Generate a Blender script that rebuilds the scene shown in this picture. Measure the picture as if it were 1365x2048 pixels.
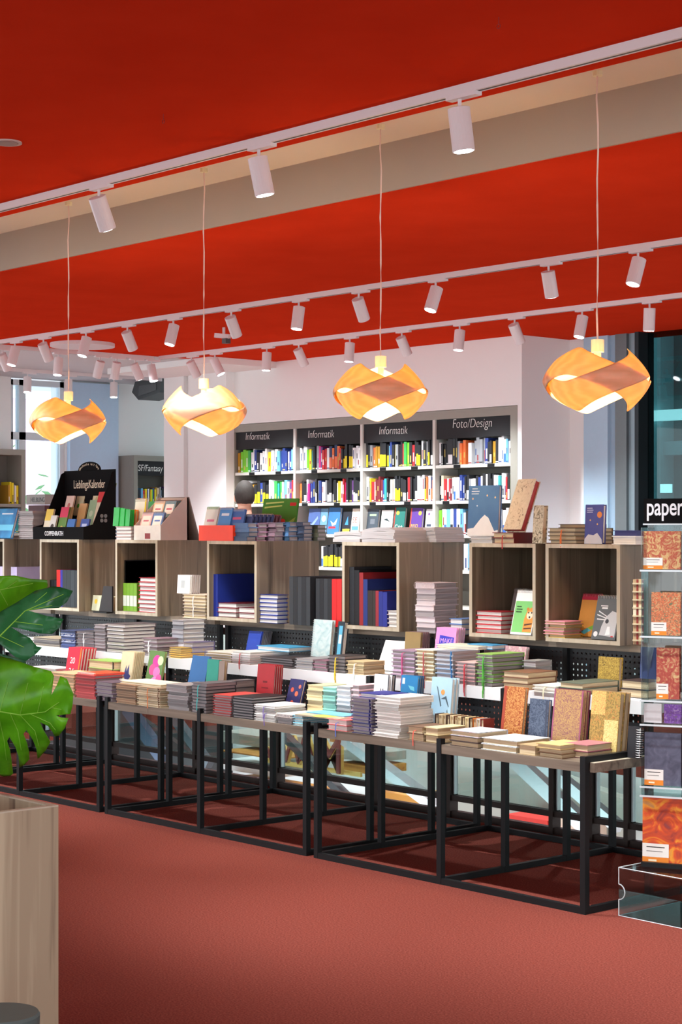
import bpy, bmesh, math, random
from mathutils import Vector, Matrix, Euler, noise
random.seed(7)
SC = bpy.context.scene; COL = SC.collection
for o in list(bpy.data.objects): bpy.data.objects.remove(o)
PI = math.pi
# ------------------------------------------------------------------ camera
F, CX, HY, CH = 3576.0, 682.5, 1055.0, 1.5          # focal length / horizon in photo pixels, camera height
RX, RY = .66476, .74705                              # image-right axis in the plan
cam = bpy.data.cameras.new('camera'); camo = bpy.data.objects.new('camera', cam); COL.objects.link(camo)
cam.sensor_fit = 'HORIZONTAL'; cam.sensor_width = 36; cam.lens = 36*F/1365
cam.shift_y = (HY-1024)/1365; cam.clip_start = .05; cam.clip_end = 200
camo.location = (0, 0, CH); camo.rotation_euler = (PI/2, 0, math.asin(RY)); SC.camera = camo
# ------------------------------------------------------------------ world + exposure
W = bpy.data.worlds.new('world'); SC.world = W; W.use_nodes = True
bg = W.node_tree.nodes['Background']; bg.inputs[0].default_value = (.86, .95, 1, 1); bg.inputs[1].default_value = 1.15
SC.view_settings.view_transform = 'Standard'; SC.view_settings.look = 'None'
SC.view_settings.gamma = 1; SC.view_settings.use_curve_mapping = False
SC.view_settings.exposure = 1.32
SPOT_W, PEND_W = 92.0, 4.5                            # power of a track spotlight / of a pendant bulb
# ------------------------------------------------------------------ photo pixels -> places
def ray(x, y):
    a = (x-CX)/F; return Vector((a*RX-RY, a*RY+RX, -(y-HY)/F))
def onz(x, y, z): d = ray(x, y); return d*((z-CH)/d.z)+Vector((0, 0, CH))
def ony(x, y, Y): d = ray(x, y); return d*(Y/d.y)+Vector((0, 0, CH))
def onx(x, y, X): d = ray(x, y); return d*(X/d.x)+Vector((0, 0, CH))
def at(x, y, fw): return ray(x, y)*fw+Vector((0, 0, CH))
def XY(x, Y): return ony(x, HY, Y).x                 # X where photo column x meets the plane Y
def ZY(x, y, Y): return ony(x, y, Y).z
# ------------------------------------------------------------------ materials
def lin(c): return tuple((v/255/12.92 if v/255 <= .04045 else ((v/255+.055)/1.055)**2.4) for v in c)+(1,)
MATS = {}
def nodes(name):
    m = bpy.data.materials.new(name); m.use_nodes = True; t = m.node_tree
    return m, t, t.nodes['Principled BSDF']
def mat(c, rough=.6, metal=0, var=.05, scale=30, emit=0, spec=.4, name=None):
    k = (tuple(c), rough, metal, var, scale, emit)
    if k in MATS: return MATS[k]
    m, t, b = nodes(name or 'mat_%d_%d_%d' % tuple(c))
    b.inputs['Roughness'].default_value = rough; b.inputs['Metallic'].default_value = metal
    b.inputs['Specular IOR Level'].default_value = spec
    L = lin(c); b.inputs['Base Color'].default_value = L
    if var:
        tc = t.nodes.new('ShaderNodeTexCoord'); n = t.nodes.new('ShaderNodeTexNoise'); r = t.nodes.new('ShaderNodeMix'); r.data_type = 'RGBA'
        n.inputs['Scale'].default_value = scale; n.inputs['Detail'].default_value = 3
        r.inputs['A'].default_value = tuple(v*(1-var*1.5) for v in L[:3])+(1,); r.inputs['B'].default_value = tuple(min(1, v*(1+var*1.5)) for v in L[:3])+(1,)
        t.links.new(tc.outputs['Object'], n.inputs['Vector']); t.links.new(n.outputs['Fac'], r.inputs['Factor']); t.links.new(r.outputs['Result'], b.inputs['Base Color'])
    if emit:
        b.inputs['Emission Color'].default_value = L; b.inputs['Emission Strength'].default_value = emit
    MATS[k] = m; return m
def ramp(t, stops):
    r = t.nodes.new('ShaderNodeValToRGB'); e = r.color_ramp.elements
    e[0].position, e[0].color = stops[0][0], lin(stops[0][1]); e[1].position, e[1].color = stops[-1][0], lin(stops[-1][1])
    for p, c in stops[1:-1]: q = e.new(p); q.color = lin(c)
    return r
def pattern(name, stops, scale=20, kind='noise', stretch=(1, 1, 1), rough=.6, bump=0, dist=0, detail=4, spec=.3):
    if name in MATS: return MATS[name]
    m, t, b = nodes(name); b.inputs['Roughness'].default_value = rough; b.inputs['Specular IOR Level'].default_value = spec
    tc = t.nodes.new('ShaderNodeTexCoord'); mp = t.nodes.new('ShaderNodeMapping'); mp.inputs['Scale'].default_value = stretch
    t.links.new(tc.outputs['Object'], mp.inputs['Vector'])
    if kind == 'voronoi':
        n = t.nodes.new('ShaderNodeTexVoronoi'); n.inputs['Scale'].default_value = scale; out = n.outputs['Distance']
    elif kind == 'wave':
        n = t.nodes.new('ShaderNodeTexWave'); n.inputs['Scale'].default_value = scale; n.inputs['Distortion'].default_value = dist
        n.inputs['Detail'].default_value = 3; n.inputs['Detail Scale'].default_value = 1.5; out = n.outputs['Fac']
    elif kind == 'checker':
        n = t.nodes.new('ShaderNodeTexVoronoi'); n.feature = 'F1'; n.distance = 'CHEBYCHEV'; n.inputs['Scale'].default_value = scale; out = n.outputs['Color']
    else:
        n = t.nodes.new('ShaderNodeTexNoise'); n.inputs['Scale'].default_value = scale; n.inputs['Detail'].default_value = detail
        n.inputs['Distortion'].default_value = dist; out = n.outputs['Fac']
    t.links.new(mp.outputs[0], n.inputs['Vector']); r = ramp(t, stops); t.links.new(out, r.inputs['Fac']); t.links.new(r.outputs[0], b.inputs['Base Color'])
    if bump:
        bp = t.nodes.new('ShaderNodeBump'); bp.inputs['Strength'].default_value = bump; bp.inputs['Distance'].default_value = .004
        t.links.new(out, bp.inputs['Height']); t.links.new(bp.outputs[0], b.inputs['Normal'])
    MATS[name] = m; return m
def wood(name, dark, mid, light, axis=2, scale=9):
    s = [1, 1, 1]; s[axis] = .045
    return pattern(name, [(.32, dark), (.45, mid), (.56, mid), (.70, light)], scale*3, 'noise', tuple(s), .5, dist=.4, detail=5)
def glass(name, tint, refl=.12, rough=.02, k=.3):
    m = bpy.data.materials.new(name); m.use_nodes = True; t = m.node_tree; t.nodes.clear()
    o = t.nodes.new('ShaderNodeOutputMaterial'); tr = t.nodes.new('ShaderNodeBsdfTransparent'); gl = t.nodes.new('ShaderNodeBsdfGlossy')
    tr.inputs[0].default_value = lin(tint); gl.inputs['Roughness'].default_value = rough; gl.inputs[0].default_value = (1, 1, 1, 1)
    fr = t.nodes.new('ShaderNodeFresnel'); fr.inputs[0].default_value = 1.45; mx = t.nodes.new('ShaderNodeMixShader')
    mul = t.nodes.new('ShaderNodeMath'); mul.operation = 'MULTIPLY_ADD'; mul.inputs[1].default_value = k; mul.inputs[2].default_value = refl*.08
    t.links.new(fr.outputs[0], mul.inputs[0]); t.links.new(mul.outputs[0], mx.inputs[0]); t.links.new(tr.outputs[0], mx.inputs[1]); t.links.new(gl.outputs[0], mx.inputs[2]); t.links.new(mx.outputs[0], o.inputs[0])
    return m
RED = pattern('ceiling_red', [(.3, (208, 54, 28)), (.7, (215, 58, 31))], 3, 'noise', rough=.9, spec=.0)
CARPET = pattern('carpet', [(.2, (92, 42, 34)), (.5, (124, 61, 51)), (.8, (150, 84, 72))], 150, 'noise', rough=.95, bump=.5, detail=6, spec=.05)
WHITEWALL = mat((236, 234, 232), .7, var=.012, scale=4, name='white_paint')
CREAM = mat((236, 218, 196), .7, var=.015, scale=4, name='cream_paint')
DIM_TAUPE = mat((176, 160, 142), .7, var=.02, scale=4, name='dim_face_taupe')  # colour carries the weaker light on the far face of the ceiling recess
GREYCEIL = mat((198, 200, 202), .7, var=.02, scale=4, name='grey_paint')
BLACKM = mat((17, 18, 20), .5, 0, var=.06, scale=40, spec=.25, name='black_powder_coat')
WOODV = wood('walnut_laminate', (86, 74, 60), (128, 113, 94), (156, 141, 119))
WOODIN = wood('walnut_laminate_inner', (92, 76, 64), (132, 112, 96), (158, 138, 120))
WOODX = wood('walnut_laminate_front', (90, 78, 66), (124, 110, 95), (148, 134, 116), axis=0)
EDGE = wood('edge_banding', (168, 156, 134), (190, 178, 156), (204, 194, 174), scale=6)
PLANTW = wood('planter_wood', (116, 96, 78), (168, 150, 124), (192, 176, 148), scale=7)
WHITEM = mat((240, 240, 240), .45, var=.01, name='white_laminate')
LAMPW = mat((226, 214, 214), .4, var=.01, name='white_lamp_metal')
SHELFG = mat((150, 148, 138), .55, var=.03, scale=20, name='grey_shelf_laminate')
SHELFL = mat((206, 204, 196), .55, var=.03, scale=20, name='light_shelf_edge')
CHALKB = mat((40, 42, 44), .8, var=.08, scale=12, name='chalkboard')
CHALK = mat((235, 235, 230), .9, var=.03, name='chalk_white')
BRONZE = mat((52, 40, 36), .45, .4, var=.06, name='bronze_rail')
STEEL = mat((205, 210, 214), .28, .85, var=.03, name='brushed_steel')
PAGE = pattern('page_edges', [(.3, (206, 202, 194)), (.7, (252, 250, 244))], 120, 'noise', (.05, .05, 6), .85)
PAGEC = pattern('cream_page_edges', [(.3, (186, 164, 128)), (.7, (226, 208, 172))], 120, 'noise', (.05, .05, 6), .85)
PAGEG = pattern('grey_page_edges', [(.3, (150, 142, 142)), (.7, (196, 190, 190))], 120, 'noise', (.05, .05, 6), .85)
# ------------------------------------------------------------------ mesh helpers
class MB:
    def __init__(s): s.v = []; s.f = []; s.m = []; s.mi = 0; s.smooth = False
    def quad(s, pts):
        n = len(s.v); s.v += [tuple(p) for p in pts]; s.f.append(tuple(range(n, n+len(pts)))); s.m.append(s.mi); return s
    def box(s, x0, x1, y0, y1, z0, z1):
        n = len(s.v); s.v += [(x, y, z) for z in (z0, z1) for y in (y0, y1) for x in (x0, x1)]
        for f in ((0, 2, 3, 1), (4, 5, 7, 6), (0, 1, 5, 4), (2, 6, 7, 3), (0, 4, 6, 2), (1, 3, 7, 5)): s.f.append(tuple(n+i for i in f)); s.m.append(s.mi)
        return s
    def tube(s, pts, r, seg=8, cap=True):
        pts = [Vector(p) for p in pts]; n = len(s.v); up = Vector((0, 0, 1))
        for i, p in enumerate(pts):
            d = (pts[min(i+1, len(pts)-1)]-pts[max(i-1, 0)]).normalized()
            a = d.cross(up); a = a.normalized() if a.length > 1e-4 else Vector((1, 0, 0)); b = d.cross(a)
            rr = r[i] if isinstance(r, (list, tuple)) else r
            for k in range(seg): t = 2*PI*k/seg; s.v.append(tuple(p+a*math.cos(t)*rr+b*math.sin(t)*rr))
        for i in range(len(pts)-1):
            for k in range(seg): s.f.append((n+i*seg+k, n+i*seg+(k+1) % seg, n+(i+1)*seg+(k+1) % seg, n+(i+1)*seg+k)); s.m.append(s.mi)
        if cap:
            s.f.append(tuple(n+k for k in range(seg))[::-1]); s.m.append(s.mi)
            e = n+(len(pts)-1)*seg; s.f.append(tuple(e+k for k in range(seg))); s.m.append(s.mi)
        return s
    def bar(s, a, b, w, h):                     # rectangular bar a->b, width w (horizontal), height h
        a, b = Vector(a), Vector(b); d = (b-a).normalized(); u = d.cross(Vector((0, 0, 1))).normalized(); v = u.cross(d); n = len(s.v)
        for p in (a, b):
            for i, j in ((-1, -1), (1, -1), (1, 1), (-1, 1)): s.v.append(tuple(p+u*i*w/2+v*j*h/2))
        for f in ((0, 1, 2, 3), (7, 6, 5, 4), (0, 4, 5, 1), (1, 5, 6, 2), (2, 6, 7, 3), (3, 7, 4, 0)): s.f.append(tuple(n+i for i in f)); s.m.append(s.mi)
        return s
    def prism(s, poly, y0, y1):                 # poly in (x,z), extruded along y
        n = len(s.v); k = len(poly); s.v += [(x, y0, z) for x, z in poly]+[(x, y1, z) for x, z in poly]
        s.f.append(tuple(range(n, n+k))); s.f.append(tuple(range(n+2*k-1, n+k-1, -1))); s.m += [s.mi]*2
        for i in range(k): j = (i+1) % k; s.f.append((n+i, n+k+i, n+k+j, n+j)); s.m.append(s.mi)
        return s
    def prismx(s, poly, x0, x1):                # poly in (y,z), extruded along x
        n = len(s.v); k = len(poly); s.v += [(x0, y, z) for y, z in poly]+[(x1, y, z) for y, z in poly]
        s.f.append(tuple(range(n+k-1, n-1, -1))); s.f.append(tuple(range(n+k, n+2*k))); s.m += [s.mi]*2
        for i in range(k): j = (i+1) % k; s.f.append((n+i, n+j, n+k+j, n+k+i)); s.m.append(s.mi)
        return s
    def mesh(s, name, mats, smooth=False):
        me = bpy.data.meshes.new(name); me.from_pydata(s.v, [], s.f); me.validate()
        for m in (mats if isinstance(mats, (list, tuple)) else [mats]): me.materials.append(m)
        if any(s.m): me.polygons.foreach_set('material_index', s.m)
        if smooth: me.polygons.foreach_set('use_smooth', [True]*len(me.polygons))
        bm = bmesh.new(); bm.from_mesh(me); bmesh.ops.recalc_face_normals(bm, faces=bm.faces); bm.to_mesh(me); bm.free()
        return me
    def build(s, name, mats, parent=None, smooth=False):
        return put(s.mesh(name, mats, smooth), name, parent)
def put(me, name, parent=None, loc=None, rot=None):
    o = bpy.data.objects.new(name, me); COL.objects.link(o)
    if parent: o.parent = parent
    if loc: o.location = loc
    if rot: o.rotation_euler = rot
    return o
def tag(o, label, cat, group=None):
    o['label'] = label; o['category'] = cat
    if group: o['group'] = group
    return o
def struct(o, label=None):
    o['kind'] = 'structure'
    if label: o['label'] = label
    return o
def empty(name, loc=(0, 0, 0), rz=0, label=None, cat=None, group=None):
    o = bpy.data.objects.new(name, None); COL.objects.link(o); o.location = loc; o.rotation_euler = (0, 0, rz); o.empty_display_size = .05
    if label: tag(o, label, cat, group)
    return o
def text(body, size, material, parent, loc, rot, name='lettering', depth=.0006, shear=0, sx=1, align='LEFT', bold=0):
    cu = bpy.data.curves.new('tmp', 'FONT'); cu.body = body; cu.size = size; cu.extrude = depth; cu.shear = shear; cu.align_x = align; cu.offset = bold
    to = bpy.data.objects.new('tmp', cu); COL.objects.link(to); dg = bpy.context.evaluated_depsgraph_get()
    me = bpy.data.meshes.new_from_object(to.evaluated_get(dg)); bpy.data.objects.remove(to); me.materials.clear(); me.materials.append(material)
    for v in me.vertices: v.co.x *= sx
    return put(me, name, parent, loc, rot)
FRONT = (PI/2, 0, 0)                                   # text standing upright, read from -Y
SIDE = (PI/2, 0, PI/2)                                 # text standing upright, read from +X
# ================================================================== SETTING
ZC = 3.1                                               # ceiling height
XR = -13.65                                            # end of the red ceiling
def slab(name, x0, x1, y0, y1, z0, z1, m): return struct(MB().box(x0, x1, y0, y1, z0, z1).build(name, m))
AX0, AX1, AY0, AY1 = -12.2, -3.0, 6.68, 9.6            # stairwell opening
fl = MB().box(-17, 6, -4, AY0, -.2, 0).box(-17, 6, AY1, 13.5, -.2, 0).box(-17, AX0, AY0, AY1, -.2, 0).box(AX1, 6, AY0, AY1, -.2, 0)
struct(fl.build('floor', CARPET))
slab('ceiling', XR, 6, -4, 4.815, ZC, ZC+.4, RED)
slab('ceiling', XR, 6, 5.85, 12, ZC, ZC+.235, RED)
slab('ceiling', XR, 6, 4.815, 5.85, ZC+.235, ZC+.4, CREAM)
struct(MB().box(XR, 6, 5.835, 5.85, ZC+.004, ZC+.235).build('trim_1', DIM_TAUPE))
slab('ceiling', -18, XR, -4, 14, ZC, ZC+.3, GREYCEIL)
# back wall with a pillar at its left, stepping back on the right to the glazed facade
slab('wall_back', -14.03, -10.147, 11.0, 11.3, 2.52, ZC, WHITEWALL)
slab('wall_back', -10.147, -10.1, 11.0, 11.3, 0, ZC, WHITEWALL)
slab('wall_back', -14.2, -10.31, 11.305, 11.4, 0, ZC, WHITEWALL)
slab('wall_return', -10.3, -10.1, 11.3, 11.6, 0, ZC, WHITEWALL)
slab('wall_facade', -10.34, -9.9, 11.6, 11.75, -3, ZC, WHITEWALL)
slab('wall_facade', -9.9, -9.64, 11.55, 11.75, -3, ZC, mat((176, 204, 224), .6, var=.02, name='pale_blue_paint'))
pl = MB().box(-15.0, -14.66, 10.9, 11.3, 0, ZC).box(-14.66, -14.58, 10.95, 11.3, 0, ZC).box(-14.58, -13.96, 10.9, 11.3, 0, ZC)
struct(pl.build('wall_pillar', WHITEWALL))
slab('wall_bulkhead', -15.0, -13.3, 10.2, 11.3, ZC-.06, ZC-.001, WHITEWALL)
# far left wall: pier, street window, blue bay, pier
XF = -16.5
def YF(x): return onx(x, 900, XF).y
slab('wall_left', XF-.3, XF, 8.0, YF(22), 0, ZC, WHITEWALL)
slab('wall_left', XF-.3, XF, YF(132), 13.5, 0, ZC, WHITEWALL)
slab('wall_left', XF-.3, XF, YF(22), YF(132), 0, .9, WHITEWALL)
slab('wall_left', XF-.001, XF+.06, YF(134), YF(231), 0, ZC-.02, mat((190, 214, 238), .6, var=.02, name='sky_blue_panel'))
def frame_window(name, y0, y1, z0, z1, ym, zm):
    w = struct(empty(name, (XF-.08, y0, z0))); w.name = name
    WF = mat((214, 222, 226), .5, var=.02, name='window_paint')
    def part(n, a, b, c, d): o = MB().box(-.04, .04, a-y0, b-y0, c-z0, d-z0).build(n, WF, w)
    part('window_frame', y0, y0+.05, z0, z1); part('window_frame', y1-.05, y1, z0, z1); part('window_frame', y0, y1, z0, z0+.06); part('window_frame', y0, y1, z1-.06, z1)
    part('mullion', ym-.04, ym+.04, z0, z1); part('transom', y0, y1, zm-.04, zm+.04)
    G = glass('window_glass', (240, 248, 252))
    for a, b in ((y0+.05, ym-.04), (ym+.04, y1-.05)):
        for c, d in ((z0+.06, zm-.04), (zm+.04, z1-.06)): MB().box(-.006, .006, a-y0, b-y0, c-z0, d-z0).build('window_pane', G, w)
frame_window('window_1', YF(22), YF(132), .9, ZC-.02, YF(49), onx(60, 872, XF).z)
# glazed facade on the right
win2 = struct(empty('window_2', (-9.64, 11.6, 0)))
GF = mat((112, 120, 122), .4, .4, var=.04, name='aluminium_frame'); GFD = mat((40, 46, 50), .4, .4, var=.04, name='dark_aluminium')
for a, b, m, dy in ((-9.64, -9.56, mat((150, 176, 196), .5, var=.02), .03), (-9.56, -9.44, GF, 0), (-9.44, -9.33, mat((140, 158, 166), .4, .4, var=.03), .03), (-9.33, -9.29, GFD, -.03)):
    MB().box(a+9.64, b+9.64, dy-.05, .12, -3, ZC).build('window_frame', m, win2)
TEALG = glass('teal_glass', (128, 156, 158), .3)
MB().box(-9.29+9.64, -5.5+9.64, .04, .052, -3, ZC).build('window_pane', TEALG, win2)
for xx in (-7.9, -6.5): MB().box(xx+9.64, xx+9.64+.07, -.03, .1, -3, ZC).build('window_frame', GFD, win2)
# opposite facade seen through the teal glazing
fac = empty('opposite_building', (-9, 17, 0), 0, 'blue-green lit building front with pale columns behind the tall glazing', 'building')
TW = mat((70, 116, 118), .6, var=.1, scale=1.5); TL = mat((150, 190, 196), .6, var=.03)
MB().box(-7, 9, 0, .3, -4, 7).build('wall', TW, fac)
for xx in (-4.4, -3.3, -2.0, -.6, 1): MB().box(xx, xx+.22, -.25, 0, -4, 7).build('column', TL, fac)
for zz in (-.8, .9, 2.35): MB().box(-7, 9, -.2, 0, zz, zz+.16).build('ledge', TL, fac)
for zz in (2.75,): MB().box(-5, -3.1, -.35, -.2, zz, zz+.12).build('light_strip', mat((230, 250, 250), .5, var=0, emit=2), fac)
for xx, zz in ((-3.9, 1.95), (-2.7, 1.9)): MB().tube([(xx, -.5, zz-.05), (xx, -.5, zz+.05)], .07, 10).build('lamp', mat((240, 252, 252), .5, var=0, emit=3), fac)
# street outside the left window
st = empty('street_building', (-24, 13, 0), 0, 'pale pink townhouse with white arched pediment across the street', 'building')
PK = mat((232, 196, 204), .8, var=.04, scale=3); PW = mat((244, 246, 250), .8, var=.02)
MB().box(-.3, 0, -5, 6, -3, 9).build('wall', PK, st)
for zz in (1.1, 3.5): MB().box(0, .15, -5, 6, zz, zz+.25).build('cornice', PW, st)
for yy in (-1.2, .1, 1.4, 2.7):
    f = MB().box(0, .1, yy-.42, yy+.42, 3.85, 5.6).build('window', PW, st); MB().box(.1, .12, yy-.3, yy+.3, 3.95, 5.45).build('pane', mat((150, 190, 220), .3, var=.05), f)
ar = MB()
for k in range(14):
    a0, a1 = PI*k/14, PI*(k+1)/14
    ar.prismx([(math.cos(a0)*.95, math.sin(a0)*.6), (math.cos(a1)*.95, math.sin(a1)*.6), (math.cos(a1)*.75, math.sin(a1)*.45), (math.cos(a0)*.75, math.sin(a0)*.45)], .0, .2)
a = ar.build('pediment', PW, st); a.location = (0, .35, 1.35)
MB().box(0, .12, -.65, 1.35, .2, 1.1).build('pediment_panel', PW, st)
def foliage_tree(label, x, y, z0, h, r, n, seed):
    rnd = random.Random(seed); t = empty('street_tree', (x, y, z0), 0, label, 'tree')
    MB().tube([(0, 0, 0), (.03, .02, h*.5), (0, .05, h)], [.06, .05, .02], 8).build('trunk', mat((92, 76, 60), .9, var=.15), t, True)
    m = MB()
    for i in range(n):
        p = Vector((rnd.gauss(0, r*.45), rnd.gauss(0, r*.45), h+rnd.gauss(-.2, r*.6))); a = rnd.random()*6.28; s = .05+rnd.random()*.05
        u = Vector((math.cos(a), math.sin(a), rnd.uniform(-.6, .6)))*s; v = Vector((-math.sin(a), math.cos(a), rnd.uniform(-.8, .8)))*s*.5
        m.quad([p-u, p+v, p+u, p-v])
    o = m.build('foliage', mat((120, 164, 108), .8, var=.3, scale=8), t); o['kind'] = 'stuff'
foliage_tree('green leafy street tree outside the tall white window', -19.2, onx(24, 900, -19.2).y, -.5, 2.4, .55, 150, 3)
# ------------------------------------------------------------------ stairwell behind the tables
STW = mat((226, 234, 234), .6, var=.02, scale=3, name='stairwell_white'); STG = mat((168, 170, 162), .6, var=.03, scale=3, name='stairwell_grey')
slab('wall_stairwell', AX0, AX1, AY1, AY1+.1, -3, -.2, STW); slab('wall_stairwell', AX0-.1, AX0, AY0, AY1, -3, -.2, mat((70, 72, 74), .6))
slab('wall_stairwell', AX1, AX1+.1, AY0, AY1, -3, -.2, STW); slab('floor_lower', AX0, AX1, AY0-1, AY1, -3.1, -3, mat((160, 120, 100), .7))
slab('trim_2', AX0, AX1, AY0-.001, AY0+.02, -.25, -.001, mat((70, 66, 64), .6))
# ------------------------------------------------------------------ glass railing round the stairwell
YG = 6.60
rail = empty('glass_railing', (-12.2, YG, 0), 0, 'dark bronze framed glass railing along the stairwell behind the tables', 'railing')
for z0, z1 in ((0, .034), (.086, .115), (.86, .90)): MB().box(0, 9.2, -.02, .02, z0, z1).build('rail', BRONZE, rail)
k = 0
for px in (90, 228, 395, 560, 760, 905, 1110, 1189, 1260):
    xx = XY(px, YG)+12.2; MB().box(xx-.013, xx+.013, -.03, .03, 0, .9).build('post', BRONZE, rail)
    MB().box(xx+.02, xx+.028, -.012, .012, .12, .84).build('clamp_strip', STEEL, rail)
RG = glass('railing_glass', (226, 240, 238), .2)
xs = [0]+[XY(px, YG)+12.2 for px in (90, 228, 395, 560, 760, 905, 1110, 1189, 1260)]+[9.2]
for a, b in zip(xs, xs[1:]): MB().box(a+.013, b-.013, -.005, .005, .115, .86).build('glass_pane', RG, rail)
# ------------------------------------------------------------------ stairs and escalator seen through the railing
WT = wood('stair_oak', (150, 96, 40), (196, 140, 66), (222, 178, 104), axis=0, scale=6)
sw = empty('wooden_stairs', (0, 0, 0), 0, 'oak treads with pale grey risers going down in the stairwell', 'stairs')
YS = 8.6
def swbox(n, x0, y0, x1, y1, m, Ya=YS, th=.35):      # photo rectangle at depth Ya
    a = ony(x0, y0, Ya); b = ony(x1, y1, Ya); return MB().box(a.x, b.x, Ya, Ya+th, b.z, a.z).build(n, m, sw)
for i, (x0, x1, y0, y1) in enumerate(((440, 556, 1500, 1520), (440, 620, 1556, 1592), (660, 740, 1474, 1494), (676, 745, 1524, 1550), (745, 842, 1580, 1612))):
    swbox('tread', x0, y0, x1, y1, WT, YS+.12*i)
for i, (x0, x1, y0, y1) in enumerate(((440, 556, 1462, 1500), (440, 556, 1520, 1556), (640, 745, 1494, 1526), (556, 640, 1500, 1556))):
    swbox('riser', x0, y0, x1, y1, STW if i % 2 else STG, YS+.2+.1*i)
esc = empty('escalator', (0, 0, 0), 0, 'escalator with silver handrails descending beyond the glass railing', 'escalator')
for (xa, ya, xb, yb, w, m, Yb) in ((1030, 1518, 1180, 1660, .09, STEEL, 8.0), (1085, 1525, 1240, 1655, .07, STEEL, 8.25), (690, 1480, 905, 1640, .06, STEEL, 8.0), (700, 1478, 925, 1640, .035, STEEL, 8.05),
        (255, 1415, 330, 1520, .10, mat((90, 104, 128), .3, .6), 7.6), (345, 1430, 420, 1530, .06, mat((96, 104, 112), .3, .6), 7.7), (560, 1462, 700, 1600, .05, mat((44, 46, 50), .4), 7.9)):
    MB().bar(ony(xa, ya, Yb), ony(xb, yb, Yb), .06, w).build('handrail', m, esc)
p = [(890, 1571), (1100, 1543), (1250, 1600), (1250, 1720), (890, 1720)]
MB().prism([(ony(x, y, 9.3).x, ony(x, y, 9.3).z) for x, y in p][::-1], 9.3, 9.4).build('side_panel', STG, esc)
p = [(222, 1395), (400, 1520), (440, 1640), (222, 1600)]
MB().prism([(ony(x, y, 7.9).x, ony(x, y, 7.9).z) for x, y in p][::-1], 7.9, 7.95).build('side_panel', mat((52, 54, 56), .3), esc)
for x0, x1, y0, y1, c, lb in ((1012, 1096, 1628, 1650, (200, 50, 40), 'red display podium on the lower floor below the escalator'), (1098, 1165, 1630, 1668, (206, 184, 166), 'beige display podium on the lower floor beside the red one')):
    a = ony(x0, y0, 9.0); b = ony(x1, y1, 9.0); tag(MB().box(a.x, b.x, 9.0, 9.25, -3.0, a.z).build('display_podium', mat(c, .6)), lb, 'podium')
sg = empty('shop_sign', ony(545, 1535, 8.2), 0, 'maroon letters with gold edges hanging in the stairwell', 'sign')
MAR = mat((110, 36, 32), .5, name='sign_maroon'); GOLD = mat((214, 176, 96), .4, .3, name='sign_gold')
def ln(x, y): v = ony(x, y, 8.2)-sg.location; return v
for ch, px, s in (('A', 531, .15), ('W', 562, .28), ('A', 600, .28), ('M', 636, .36)):
    q = ln(px, 1540 if ch == 'M' else 1522); text(ch, s, GOLD, sg, (q.x, .0, q.z), FRONT, 'letter_edge', .012, bold=.006)
    text(ch, s, MAR, sg, (q.x, -.012, q.z), FRONT, 'letter', .012)
MB().box(-.1, .9, .04, .06, .02, .05).build('hanging_bar', GOLD, sg)
for i, X in enumerate((-5.2, -7.0, -10.6)):  # globes added below the visible part to brighten the stairwell walls
    g = empty('fill_globe', (X, 7.4, -1.9), 0, 'unseen white globe added low in the stairwell to brighten its walls', 'lamp', 'added stairwell fill globes')
    bm = bmesh.new(); bmesh.ops.create_uvsphere(bm, u_segments=16, v_segments=10, radius=.12); me = bpy.data.meshes.new('globe'); bm.to_mesh(me); bm.free(); me.materials.append(mat((255, 250, 240), .5, var=0, emit=6)); put(me, 'globe', g)
    MB().tube([(0, 0, .1), (0, -.71, 1.68)], .006, 6).build('arm', BLACKM, g)
    l = bpy.data.lights.new('fill_globe_light', 'POINT'); l.energy = 55; l.shadow_soft_size = .13; lo = bpy.data.objects.new('fill_globe_light', l); COL.objects.link(lo); lo.location = (X, 7.4, -1.9)
# ================================================================== DISPLAY TABLES
Z1, Z2, Z3, ZT = .588, .80, .992, 1.427                # tier heights and cube top
T = .026
def holes(name):
    m, t, b = nodes(name); b.inputs['Base Color'].default_value = lin((30, 32, 35)); b.inputs['Roughness'].default_value = .5
    tc = t.nodes.new('ShaderNodeTexCoord'); sep = t.nodes.new('ShaderNodeSeparateXYZ'); t.links.new(tc.outputs['Object'], sep.inputs[0])
    def M(op, a, bb):
        n = t.nodes.new('ShaderNodeMath'); n.operation = op
        for i, v in enumerate((a, bb)):
            if isinstance(v, (int, float)): n.inputs[i].default_value = v
            elif v is not None: t.links.new(v, n.inputs[i])
        return n.outputs[0]
    fx = M('SUBTRACT', M('FRACT', M('MULTIPLY', sep.outputs['X'], 40), None), .5); fz = M('SUBTRACT', M('FRACT', M('MULTIPLY', sep.outputs['Z'], 40), None), .5)
    d = M('LESS_THAN', M('ADD', M('MULTIPLY', fx, fx), M('MULTIPLY', fz, fz)), .038)
    tr = t.nodes.new('ShaderNodeBsdfTransparent'); mx = t.nodes.new('ShaderNodeMixShader'); out = t.nodes['Material Output']
    t.links.new(d, mx.inputs[0]); t.links.new(b.outputs[0], mx.inputs[1]); t.links.new(tr.outputs[0], mx.inputs[2]); t.links.new(mx.outputs[0], out.inputs[0])
    return m
PERF = holes('perforated_metal')
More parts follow.
